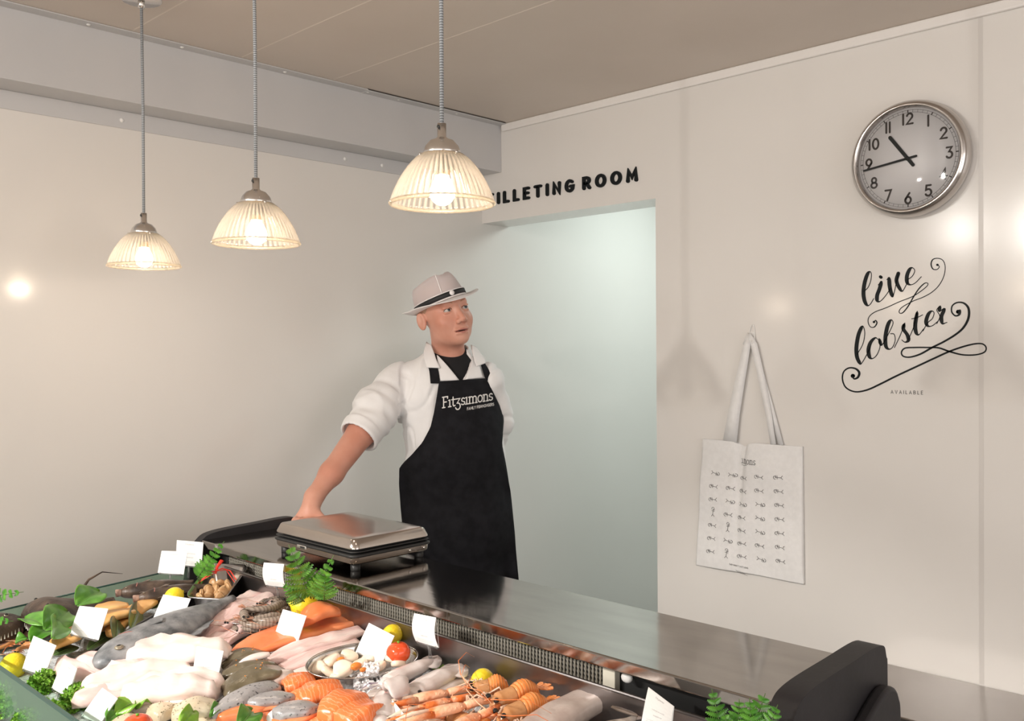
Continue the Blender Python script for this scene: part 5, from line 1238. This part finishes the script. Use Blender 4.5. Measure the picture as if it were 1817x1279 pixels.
fillet('flatfish_fillet', (468, 1212), (518, 1190), .055, .030, m_silver, 'greyish rolled fish piece right of the brown flatfish fillets', 'fish fillet', None, seed=67, lift=.016)
# ---- scallop dish
c, a1, L, _ = frame((550, 1198), (742, 1148), .035)
sd = dish('scallop_dish', (643, 1199), a1, L/2*1.0, .074, .034, 'oval steel dish of white scallops with a tomato', 'dish', .006, (.13, 0))
SG = 'white scallops in the oval dish'
def scallop(p, r, label, rot):
    e = empty('scallop', p, 0, label, 'scallop', SG, rot=rot); h = r*.8
    mb = MB().lathe([(0, 0), (r*.8, .0), (r*.98, h*.2), (r, h*.5), (r*.95, h*.85), (r*.7, h), (0, h*1.03)], 22, rib=lambda a, j: .09*math.cos(3*a+r*900)+.04*math.cos(5*a+j)); return mb.build('meat', m_scal, e)
for i, (u, v, r, lf, lb) in enumerate([(567, 1189, .017, .024, 'scallop at the left tip of the dish'), (590, 1178, .020, .028, 'tall pointed scallop left of the roe'), (580, 1196, .015, .020, 'flat scallop at the front left of the dish'), (610, 1192, .021, .024, 'large scallop at the front of the dish'),
    (618, 1170, .018, .026, 'scallop at the back of the dish left of the card'), (640, 1184, .018, .020, 'scallop under the card beside ice crystals'), (672, 1187, .016, .018, 'scallop in front of the card foot'), (694, 1176, .016, .022, 'scallop with brown edge beside the tomato'), (706, 1183, .015, .018, 'scallop at the right end below the tomato'), (600, 1202, .014, .018, 'small scallop at the very front of the dish'), (655, 1172, .015, .018, 'scallop at the back behind the card')]):
    scallop(deck(u, v, lf+.004), r, lb, (rnd.uniform(-.5, .5), rnd.uniform(-.5, .5), rnd.uniform(0, 6)))
for (u, v, r, lb) in ((632, 1182, .0085, 'round orange roe lying among the scallops'), (605, 1170, .006, 'small orange roe behind the tall scallop'), (644, 1188, .005, 'thin orange roe strip near the ice crystals')):
    p = deck(u, v, .043); o = MB().lathe([(0, -r)]+[(r*math.sin(PI*k/8)*(1+.1*(k > 4)), -r*math.cos(PI*k/8)) for k in range(1, 8)]+[(0, r)], 16, M=Matrix.Diagonal((1.4, 1, .9, 1))).build('scallop_roe', m_roe, None); o.location = p; tag(o, lb, 'roe')
def tomato(p1, r, lab, lift):
    p = deck(*p1, lift+r); e = empty('tomato', p-Vector((0, 0, r)), 0, lab, 'tomato')
    MB().lathe([(r*math.sin(PI*k/16)*(1-.0), r-r*.88*math.cos(PI*k/16)-(.12*r*math.exp(-((16-k)/2)**2))) for k in range(17)], 36, rib=lambda a, j: .02*math.cos(5*a)).build('skin', m_tom, e)
    MB().lathe([(0, 1.72*r), (.10*r, 1.78*r), (.12*r, 1.9*r), (0, 1.9*r)], 8).build('calyx', m_leafl, e)
tomato((707, 1157), .0245, 'red tomato sitting in the scallop dish', .020)
tomato((244, 1290), .026, 'red tomato at the bottom edge among the herbed pieces', .022)
ix = MB()
for i in range(60):
    p = deck(random.Random(i).uniform(645, 672), random.Random(i+99).uniform(1176, 1192), .042); s = .002
    ix.box((-s, -s, -s), (s, s, s), 0, Matrix.Translation(p)@Matrix.Rotation(i, 4, Vector((1, .5, i % 3+.1)).normalized()))
tag(ix.build('ice_crystals', m_ice, None, False), 'ice crystals beside the scallops under the card', 'ice', kind='stuff')
# ---- salmon portions and steaks
SP_ = 'orange salmon portions at the front'
for i, (a, b, W, T, lf, kw, lb) in enumerate([
 ((502, 1214), (560, 1200), .060, .030, .020, {}, 'salmon portion furthest back, left of the scallop dish'),
 ((530, 1232), (610, 1215), .070, .034, .022, {}, 'salmon portion in the middle just below the scallop dish'),
 ((520, 1240), (560, 1222), .050, .028, .016, {}, 'salmon portion tucked left under the middle one'),
 ((575, 1262), (640, 1226), .060, .038, .030, dict(tipA=.6, tipB=.85), 'curved salmon portion with silver skin beneath its right side'),
 ((605, 1278), (668, 1244), .070, .040, .020, dict(tipA=.9, tipB=.9), 'squarish salmon portion at the front right by the ice'),
 ((545, 1292), (612, 1272), .055, .030, .010, {}, 'salmon portion at the bottom edge of the photo'),
 ((640, 1290), (690, 1276), .05, .022, .008, {}, 'low salmon portion at the bottom edge below the small card')]):
    fillet('salmon_portion', a, b, W, T, m_salmon, lb, 'salmon portion', SP_, seed=70+i, lift=lf, amp=.10, under=m_skin_s, **dict(dict(tipA=.7, tipB=.75), **kw))
SK = 'silver skinned salmon steaks at the front'
for i, (a, b, W, T, lf, m1, lb, kw) in enumerate([
 ((378, 1262), (492, 1209), .052, .032, .022, m_skin_s, 'silver speckled skin side of a long salmon piece below the flatfish', dict(tipA=.12, tipB=.75)),
 ((432, 1246), (524, 1232), .046, .026, .024, m_skin_s, 'dark backed silver salmon piece left of the orange portions', dict(tipA=.15, tipB=.3)),
 ((482, 1262), (568, 1252), .050, .028, .028, m_skin_s, 'silver speckled salmon tail piece left of the curved portion', dict(tipA=.4, tipB=.1)),
 ((384, 1268), (488, 1246), .055, .028, .014, m_salmon2, 'pink open salmon steak in front of the silver piece', dict(tipA=.6, tipB=.5)),
 ((450, 1285), (498, 1268), .045, .024, .012, m_salmon2, 'small salmon piece beside the green leaf at the bottom', dict(tipA=.6, tipB=.5))]):
    o = fillet('salmon_steak', a, b, W, T, m1, lb, 'salmon steak', SK, seed=80+i, lift=lf, amp=.06, **kw)
    if m1 is m_skin_s:
        L_ = 2*max(v.co.x for v in o.data.vertices); s_ = slab(L_*.97, W*1.25, T*.42, 80+i, amp=.08, **kw).build('orange_flesh', m_salmon2, o)
o = MB().ball(deck(492, 1274, .03), (.020, .018, .016), 10).build('shelled_onion', M('pearl_white', (.85, .82, .80), rough=.1, coat=.5), None); tag(o, 'shiny white round piece at the bottom beside the silver salmon', 'onion')
# ---- squid
QG = 'whole pale squid'
def squid(p1, p2, W, T, label, lf, seed):
    e, L = root_at('squid', p1, p2, T, label, 'squid', QG, 0, lf); rings = []
    for i in range(26):
        s = i/25; w = float(np.interp(s, [0, .1, .4, .8, 1], [.10, .45, .9, 1, .85])); x = (s-.5)*L
        rings.append([Vector((x, W/2*w*math.cos(a), T/2*w*(1+math.sin(a))*(1+.05*nz(x*30, a, 0, seed))+T*.5*(1-w))) for a in [2*PI*k/18 for k in range(18)]])
    MB().loft(rings).build('mantle', m_squid, e)
    f = MB(); A = [Vector((-.5*L+s*L*.42, 0, T*.75)) for s in [k/8 for k in range(9)]]
    for sg in (-1, 1):
        B_ = [p+Vector((-.004, sg*W*.62*math.sin(PI*(k+.3)/9)**.8, -.006+.003*math.sin(k))) for k, p in enumerate(A)]; o = MB().grid([A, B_]).build('fin', m_squid, e); o.modifiers.new('s', 'SOLIDIFY').thickness = .003
    r2 = random.Random(seed)
    MB().ball((.53*L, 0, T*.42), (.018, W*.33, T*.36), 8).build('head', m_squid, e)
    MB().ball((.53*L, W*.25, T*.55), .0045, 6).build('eye', m_eye, e)
    for k in range(6):
        a = (k-2.5)*.28; b0 = Vector((.55*L, 0, T*.35)); d = Vector((math.cos(a), math.sin(a), 0)); n_ = Vector((-d.y, d.x, 0))
        MB().tube([b0, b0+d*.03+n_*r2.uniform(-.01, .01), b0+d*.055+n_*r2.uniform(-.02, .02)+Vector((0, 0, -.004)), b0+d*.07+n_*r2.uniform(-.02, .02)+Vector((0, 0, -.006))], [.0042, .0034, .0024, .001], 7).build('tentacle', m_squidd if k % 3 == 0 else m_squid, e)
squid((778, 1165), (690, 1205), .045, .026, 'squid lying furthest back against the scallop dish', .016, 1)
squid((820, 1180), (738, 1222), .055, .030, 'broad pale squid behind the langoustine claws', .022, 2)
squid((835, 1200), (745, 1240), .050, .026, 'pale squid half hidden by the langoustines', .010, 3)
squid((683, 1222), (675, 1272), .055, .032, 'white squid with dark patches lying toward the camera by the ice', .016, 4)
fillet('squid_ring', (693, 1212), (712, 1226), .045, .022, m_squid, 'folded loop of white squid flesh on the ice chips', 'squid', None, seed=91, lift=.042, tipA=.8, tipB=.8, camber=.012)
# ---- langoustines
LG = 'orange langoustines'
def langoustine(tail, head, W, label, lf, seed, claws=True, cl=None):
    e, L = root_at('langoustine', tail, head, W, label, 'langoustine', LG, 0, lf); n = 44
    ab = []; ca = []
    for i in range(n+1):
        s = i/n; x = (s-.5)*L; seg = (s*14) % 1
        r = W/2*float(np.interp(s, [0, .06, .3, .5, .56, .8, .92, 1], [.45, .7, .92, 1, .98, .94, .62, .12]))
        if s < .5: r *= 1+.09*(seg-.5)
        zc = .010*math.sin(PI*min(1, s*2))*1
        ring = [Vector((x, r*math.cos(a), r*.95*(1+math.sin(a))+zc)) for a in [2*PI*k/16 for k in range(16)]]
        if s <= .5: ab.append(ring)
        if s >= .5: ca.append(ring)
    MB().loft(ab).build('abdomen', m_lang, e); MB().loft(ca).build('carapace', m_langb, e)
    tl = MB(); b0 = Vector((-.5*L, 0, W*.4))
    for k in (-2, -1, 0, 1, 2):
        d = Vector((-1, k*.42, .0)).normalized(); w = Vector((0, 0, 1)).cross(d)*.006; tl.add([b0, b0+d*.018+w, b0+d*.028+w*.5, b0+d*.028-w*.5, b0+d*.018-w], [(0, 1, 2, 3, 4)])
    o = tl.build('tail_fan', m_lang, e, False); o.modifiers.new('s', 'SOLIDIFY').thickness = .0016
    MB().tube([(.46*L, 0, W*.7), (.58*L, 0, W*.75)], [.0035, .0005], 6).build('rostrum', m_langc, e)
    r2 = random.Random(seed)
    for sg in (-1, 1):
        MB().ball((.42*L, sg*W*.36, W*.72), (.0052, .0045, .0045), 8).build('eye', m_eye, e)
        MB().tube([(.47*L, sg*.006, W*.6), (.62*L, sg*.03, W*1.1), (.60*L, sg*.07, W*1.4), (.35*L, sg*.10, W*1.5), (.1*L, sg*.13, W*.9)], [.0013, .001, .0008, .0006, .0003], 5).build('antenna', m_langc, e)
        for k in range(4):
            x = (.08+.085*k)*L; j1, j2 = r2.uniform(-.02, .02), r2.uniform(-.03, .03); ln = MB().tube([(x, sg*W*.35, W*.3), (x+.012+j1, sg*W*1.0, W*.65), (x+.03+j2, sg*W*1.35, W*.15), (x+.045+j2*1.5, sg*W*1.5, 0)], [.0022, .0019, .0014, .0006], 6); ln.build('walking_leg', M('pale_leg', (.82, .55, .40), rough=.3), e)
        if claws:
            an = (cl[0] if sg > 0 else cl[1]); cl_len = .095; b0 = Vector((.38*L, sg*W*.4, W*.45)); d = Vector((math.cos(an), math.sin(an), .0)); n_ = Vector((-d.y, d.x, 0))
            arm = [b0, b0+d*.025+n_*sg*.004, b0+d*.045]
            MB().tube(arm, [.005, .007, .0075], 10).build('claw_arm', m_langc, e)
            cb = MB(); c0 = arm[-1]
            cb.tube([c0, c0+d*.012, c0+d*.045, c0+d*.062], [.006, .0115, .0128, .0105], 12, flat=.7)
            cb.tube([c0+d*.056+n_*.005, c0+d*.092+n_*.0095, c0+d*.125+n_*.003], [.0065, .0050, .0008], 8)
            co = cb.build('claw', m_langc, e)
            MB().tube([c0+d*.056-n_*.006, c0+d*.090-n_*.012, c0+d*.120-n_*.005], [.0058, .0045, .0008], 8).build('moving_finger', M('claw_tip_pale', (.86, .66, .52), rough=.3), co)
            nb = MB()
            for k in range(9): nb.ball(c0+d*(.008+.0105*k)+n_*(.0095-.0003*k)+Vector((0, 0, .004)), .0016, 4)
            nb.build('claw_spines', m_langc, co)
langoustine((955, 1215), (868, 1245), .036, 'langoustine with the highest curled orange tail', .034, 1, True, (.2, -.25))
langoustine((972, 1238), (880, 1272), .036, 'langoustine nearest the camera with tail fan at its right end', .026, 2, True, (.15, -.1))
langoustine((905, 1212), (832, 1222), .036, 'langoustine at the back with its head toward the squid', .024, 3, True, (.35, .12))
langoustine((880, 1300), (790, 1262), .034, 'langoustine lowest in the pile, mostly claws in view', .010, 4, True, (.3, .1))
# ---- silver fish at the right
fillet('headless_fish', (905, 1335), (1062, 1224), .072, .044, m_silver, 'largest pale pink fish, blunt headless end toward the steel wall', 'fish', 'silver pink fish at the right', seed=22, lift=.020, tipA=.3, tipB=.85, amp=.04, bend=.006)
whole_fish('silver_fish', (1128, 1258), (975, 1345), .070, .042, m_spfish, 'brown speckled fish beside the largest headless one, tail toward the steel wall', 'silver pink fish at the right', .020, seed=23, tailfin=True, finm=m_silver)
whole_fish('silver_fish', (1170, 1290), (1050, 1355), .065, .040, m_silver, 'pale fish nearest the right hand card', 'silver pink fish at the right', .012, seed=24, tailfin=False, finm=m_spfish)
fillet('fish_fin', (1085, 1252), (1132, 1268), .012, .006, m_fin, 'thin curled fin edge above the silver fish', 'fin', None, seed=25, lift=.05, tipA=.2, tipB=.1)
# ---- herbed pieces at the bottom
HG2 = 'herb coated pale pieces at the bottom edge'
for i, (a, b, W, T, lf, lb) in enumerate([((270, 1268), (312, 1246), .05, .030, .014, 'herb coated piece left of the middle at the bottom edge'), ((305, 1262), (386, 1250), .060, .036, .016, 'largest herb coated piece below the white heap'), ((345, 1288), (392, 1268), .04, .022, .010, 'thin herb coated piece beside a green leaf'), ((195, 1290), (250, 1270), .045, .026, .010, 'darker herb coated piece left of the tomato'), ((300, 1292), (345, 1280), .05, .026, .006, 'herb coated piece at the very bottom edge')]):
    o = fillet('herbed_piece', a, b, W, T, m_herb, lb, 'fish piece', HG2, seed=100+i, lift=lf, amp=.14, tipA=.7, tipB=.7)
    r2 = random.Random(i); sp = MB(); vs = [v.co.copy() for v in o.data.vertices if v.co.z > T*.55]
    for k in range(70):
        v = r2.choice(vs)+Vector((r2.uniform(-.003, .003), r2.uniform(-.003, .003), 0)); sp.ball(v, (r2.uniform(.0006, .0013), .0008, .0006), 4)
    tag(sp.build('herb_specks', m_speck, o), kind='stuff')
# ---- greens in front
parsley(deck(78, 1226, .005), .034, .045, 'curly parsley bunch behind the front glass, the further one', 1)
parsley(deck(142, 1252, .005), .040, .045, 'curly parsley bunch nearer the bottom edge between two cards', 2)
parsley(deck(8, 1262, .0), .050, .06, 'dark curly parsley seen through the front glass, left edge', 3)
parsley(deck(70, 1292, .0), .050, .055, 'dark curly parsley seen through the front glass, bottom edge', 4)
for i, (a, b, W, m_, rl, lf, lb) in enumerate([((205, 1268), (252, 1248), .045, m_leafl, .3, .028, 'light green lettuce leaf left of the herbed pieces'), ((240, 1256), (270, 1246), .035, m_leafl, .2, .03, 'pale yellow-green lettuce leaf beside the steel tray edge'), ((188, 1285), (215, 1262), .035, m_leaf, .5, .02, 'deep green leaf right of the lower left card'), ((318, 1290), (342, 1262), .035, m_leafl, .8, .04, 'bright green leaf standing between herbed pieces'), ((374, 1272), (392, 1254), .02, m_leaf, .4, .03, 'small green leaf touching the silver salmon piece'), ((425, 1290), (448, 1262), .045, m_leaf, .6, .04, 'shiny green leaf in front of the pink salmon steak')]):
    leaf('lettuce_leaf' if i < 2 else 'green_leaf', a, b, W, m_, lb, 'leaf', None, lf, rl, .4, .01, .005, seed=20+i)
# crab / shellfish pile at the left
CR_ = 'small orange shellfish at the left edge'
for i, (u, v, a) in enumerate([(12, 1128, .3), (28, 1142, 2.2), (45, 1130, 1.2), (8, 1150, 3.6), (38, 1155, .9), (60, 1148, 5.2), (22, 1118, 4.4)]):
    prawn(deck(u, v, .022), a, .07, 'small pale orange shellfish in the pile left of the smoked fillets', CR_, (m_langb, m_langc), 30+i, .2)
# steel tray under the white heap
tc_ = [deck(186, 1252, .014), deck(398, 1246, .014), deck(432, 1160, .014), deck(215, 1160, .014)]
st_ = empty('steel_tray', sum(tc_, Vector())/4-Vector((0, 0, .012)), 0, 'flat steel tray under the pale fillets, its front edge showing', 'tray')
tm = MB().add([p-Vector((0, 0, .010)) for p in tc_]+[p-Vector((0, 0, .012)) for p in tc_], [(0, 1, 2, 3), (7, 6, 5, 4), (0, 4, 5, 1), (1, 5, 6, 2), (2, 6, 7, 3), (3, 7, 4, 0)])
bw(tm, 'tray_base', m_stain, st_, smooth=False)
bw(MB().tube(tc_+[tc_[0], tc_[0].lerp(tc_[1], .02)], .0028, 8), 'tray_rim', m_stain, st_)
bw(MB().grid([[tc_[i % 4] for i in range(5)], [tc_[i % 4]-Vector((0, 0, .011)) for i in range(5)]]), 'tray_side', m_stain, st_, smooth=False)
# ---- clam tray
cv = [onp(*p, 2, z) for p, z in (((329, 1058), .925), ((398, 1062), .925), ((441, 1003), .965), ((372, 1000), .965))]
bx = (cv[1]-cv[0]).normalized(); 
tr_ = empty('clam_tray', deck(385, 1040, .01), 0, 'small rectangular steel tray of clams tilted toward the camera', 'tray')
def quadp(s, t): return cv[0].lerp(cv[1], s).lerp(cv[3].lerp(cv[2], s), t)
nrm = (cv[1]-cv[0]).cross(cv[3]-cv[0]).normalized(); nrm = nrm if nrm.z > 0 else -nrm
def rrq(i, d, n=6, r=.16):
    o = []; 
    for cx, cy, a in ((1-r, 1-r, 0), (r, 1-r, 90), (r, r, 180), (1-r, r, 270)):
        for k in range(n+1): t = math.radians(a+90*k/n); s, q_ = cx+r*math.cos(t), cy+r*math.sin(t); o.append(quadp(.5+(s-.5)*(1-i), .5+(q_-.5)*(1-i))-nrm*d)
    return o
bw(MB().loft([rrq(.34, .050), rrq(.30, .052), rrq(.12, .004), rrq(-.02, .0), rrq(-.03, -.001), rrq(-.04, .003), rrq(.08, .007), rrq(.26, .055), rrq(.32, .056)], cap=True), 'tray_body', m_stain, tr_, fix=True)
MG = 'brown clams in the small tray'
for i in range(16):
    r2 = random.Random(i+3); s, t = [(.18, .16), (.42, .14), (.66, .16), (.85, .2), (.22, .36), (.46, .34), (.70, .36), (.86, .42), (.3, .52), (.55, .54), (.76, .56), (.18, .06), (.5, .05), (.8, .06), (.4, .24), (.62, .26)][i]
    p = quadp(.5+(s-.5)*.8, .12+t*.8)-nrm*(.020-.010*(i > 9)*0-.012*r2.random()); rr_ = r2.uniform(.010, .0135)
    e = empty('clam', p, 0, 'brown ridged clam in the netting of the small steel tray', 'clam', MG, rot=(r2.uniform(0, 3), r2.uniform(0, 3), r2.uniform(0, 6)))
    for sg in (-1, 1):
        mb = MB().lathe([(0, 0), (rr_*.6, .0001), (rr_*1.0, .0006), (rr_*.93, rr_*.25), (rr_*.8, rr_*.38), (rr_*.55, rr_*.52), (rr_*.25, rr_*.6), (0, rr_*.62)], 20, rib=lambda a, j: -.12*math.cos(a) if j > 1 else -.05*math.cos(a))
        o = mb.build('shell', m_shell, e); o.scale = (1.15, 1, sg)
m_red = M('red_net', (.80, .04, .02), rough=.35)
nt_ = empty('net_bag', quadp(.5, .6), 0, 'red plastic net tied around the clams', 'net')
bw(MB().tube([quadp(.10, .5), quadp(.25, .66)+nrm*.006, quadp(.5, .74)+nrm*.012, quadp(.72, .70)+nrm*.010, quadp(.95, .55)], .0016, 6).tube([quadp(.1, .45), quadp(.4, .70)+nrm*.008, quadp(.6, .72)+nrm*.01, quadp(.95, .48)], .001, 6), 'net_edge', m_red, nt_)
bw(MB().tube([quadp(.36, .66)+nrm*.004, quadp(.34, .78)+nrm*.012, quadp(.40, .90)+nrm*.020], [.003, .004, .006], 8, flat=.5), 'closing_tag', m_red, nt_)
# ---- ferns at the back
frond_px(552, 1062, 512, 966, 2.11, 2.05, .095, 'tall bright fern frond standing in front of the scale', 1, 5)
frond_px(575, 1066, 577, 1008, 2.07, 2.05, .07, 'short fern frond right of the tallest one beneath the ledge', 1, 6)
frond_px(556, 1062, 592, 985, 2.10, 2.03, .06, 'narrow fern frond leaning right toward the ledge edge', 1, 9)
frond_px(540, 1067, 502, 1036, 2.10, 2.08, .06, 'low fern frond leaning left behind the lemon', 1, 8)
frond_px(350, 1025, 398, 960, 2.42, 2.38, .06, 'dark fern frond by the end panel behind the clam tray', 1, 10)
frond_px(345, 1015, 380, 1000, 2.42, 2.45, .05, 'small dark fern frond left of the clam tray', 1, 12)
frond_px(1285, 1318, 1263, 1222, 1.33, 1.33, .055, 'fern frond at the right end standing against the ledge', 1, 13)
frond_px(1325, 1330, 1358, 1230, 1.31, 1.30, .075, 'large bushy fern frond beside the black end panel', 1, 14)
frond_px(1308, 1322, 1312, 1240, 1.30, 1.30, .06, 'fern frond between the two at the right end', 1, 15)
frond_px(1350, 1330, 1380, 1250, 1.29, 1.28, .055, 'fern frond touching the black end panel', 1, 16)
frond_px(835, 1210, 760, 1178, 1.82, 1.86, .035, 'thin green herb sprig lying over the squid', 1, 17, mat=m_leafl, bow=.01)
frond_px(860, 1212, 906, 1192, 1.80, 1.82, .03, 'green herb sprig behind the langoustines', 1, 18, mat=m_leaf, bow=.01)
frond_px(890, 1222, 905, 1205, 1.76, 1.77, .02, 'tiny green herb sprig between langoustine backs', 1, 19, mat=m_leaf, bow=.0)
# ---- price cards
CG = 'white price cards'
CARDS = [
 (((314, 958), (361, 962), (358, 1006), (312, 1001)), 2.52, 'price card furthest back by the dark fern, half behind another card', 1),
 (((287, 977), (333, 978.5), (326, 1019), (280, 1016)), 2.42, 'price card standing above the dark fish on the end glass side', 1),
 (((290, 1054.6), (338.6, 1062), (318, 1112.7), (271, 1099)), 2.14, 'leaning price card over the grey whole fish', 0),
 (((141.6, 1074.8), (192, 1080), (175, 1135.5), (124, 1123.6)), 1.98, 'price card standing among the smoked yellow fillets', 0),
 (((60, 1128), (100, 1145), (80, 1199), (40, 1186)), 1.92, 'price card above the lemon at the left edge', 0),
 (((114, 1169.6), (137, 1186), (121.5, 1237.7), (92, 1221)), 1.82, 'narrow turned price card between the two parsley bunches', 0),
 (((182, 1220), (209, 1239), (178, 1285), (145, 1270)), 1.70, 'turned price card at the bottom left by the lettuce', 0),
 (((350, 1146), (397, 1155), (387, 1205), (342, 1196)), 1.83, 'glaring white price card in the middle of the pale fillets', 0),
 (((502.5, 1080.7), (544, 1092.5), (527.7, 1142), (486, 1132.5)), 1.98, 'price card standing on the salmon side below the lemon', 0),
 (((468.5, 998), (504, 1000.7), (508, 1042), (471.5, 1037.7)), 2.20, 'price card behind the prawns, left of the tall fern', 1),
 (((655, 1105), (700, 1128), (677, 1180), (631, 1157)), 1.88, 'price card standing in the scallop dish', 1),
 (((735, 1088), (773.6, 1095.5), (779, 1149), (738, 1137)), 1.83, 'price card against the steel wall behind the squid', 1),
 (((696.7, 1242), (719.6, 1270), (710, 1310), (684, 1279)), 1.60, 'pointed turned price card at the bottom between salmon and langoustines', 1),
 (((1151, 1219), (1196, 1253), (1191, 1298), (1138, 1285)), 1.42, 'price card at the right end before the black recess', 1)]
for i, (cn, t0, lab, ink) in enumerate(CARDS):
    bl = [Vector(CAM+ray(*p)*t0) for p in cn]; zt = (bl[0].z+bl[1].z)/2; zb = (bl[2].z+bl[3].z)/2
    mid = [((bl[0]+bl[1])/2).z, ((bl[2]+bl[3])/2).z]
    # level top and bottom edges; small lean back
    P = [onp(*cn[0], 2, zt), onp(*cn[1], 2, zt), onp(*cn[2], 2, zb), onp(*cn[3], 2, zb)]
    wv_ = (P[1]-P[0]); 
    if wv_.length > .085:   # keep the card's real width: average the two level edges
        k = .5; P = [a.lerp(b, k) for a, b in zip(P, bl)]
    e = empty('price_card', (P[2]+P[3])/2-Vector((0, 0, .02)), 0, lab, 'price card', CG)
    n_ = (P[1]-P[0]).cross(P[3]-P[0]).normalized(); n_ = n_ if n_.dot(Vector(CAM)-P[0]) > 0 else -n_
    curve = .0022 if i in (11, 9) else .0006
    def cp(s, t, h): 
        return P[0].lerp(P[1], s).lerp(P[3].lerp(P[2], s), t)+n_*(h+curve*math.sin(PI*t)*4*(1 if i in (11, 9) else .3))
    A = [[cp(s/6, t/8, .0006) for s in range(7)] for t in range(9)]; Bk = [[cp(s/6, t/8, -.0006) for s in range(7)] for t in range(9)]
    mb = MB().grid(A); mb.grid(Bk)
    for a_, b_ in zip(A[:-1], A[1:]): pass
    eg_ = [cp(s, t, h) for h in (.0006, -.0006) for s, t in ((0, 0), (1, 0), (1, 1), (0, 1))]; mb.add(eg_, [(0, 1, 5, 4), (1, 2, 6, 5), (2, 3, 7, 6), (3, 0, 4, 7)])
    bw(mb, 'card', m_card, e, smooth=False)
    if True:
        pr_ = MB(); fnc = lambda s0, t0: (lambda a, b, h: cp(s0+a, t0-b*.8, .0007+h))
        fw = .30; text_strokes(lambda i_, c_: pr_, 'Fitzsimons', SER, .062, .008, .08, fnc(.34, .15), th=.00005)
        r2 = random.Random(i)
        for row, (s0, s1) in enumerate(((.28, .74), (.36, .66))):
            pts = [(lerp(s0, s1, k/22)-s0, .018*math.sin(k*2.1+row)+.012*math.sin(k*3.7+i)) for k in range(23)]; ribbon(pr_, pts, .010, fnc(s0, .50+.16*row), .00005, caps=False)
        for row in range(3 if ink else 1): ribbon(pr_, [(0, 0), (.7-.1*row, 0)], .007, fnc(.15, .82+.05*row), .00005, caps=False)
        bw(pr_, 'printed_text', m_prt, e, smooth=False)
    hb = MB(); c0 = cp(.5, 1, 0)
    for s in (.1, .9): hb.tube([cp(s, .96, .001), cp(s, 1.06, .001)], .0022, 6)
    hb.tube([cp(.05, 1.03, 0), cp(.95, 1.03, 0)], .0022, 6); hb.tube([cp(.5, 1.03, 0), cp(.5, 1.22, 0)-Vector((0, 0, .0)), Vector((cp(.5, 1.3, 0).x, cp(.5, 1.3, 0).y, cp(.5, 1.3, 0).z-.012))], [.0028, .0024, .004], 8)
    bw(hb, 'clear_holder', m_clear, e)
frond_px(1335, 1335, 1330, 1238, 1.29, 1.285, .06, 'upright fern frond in the middle of the bushy clump at the right end', 1, 27)
frond_px(1300, 1335, 1285, 1262, 1.285, 1.28, .05, 'low fern frond at the front of the clump at the right end', 1, 28)
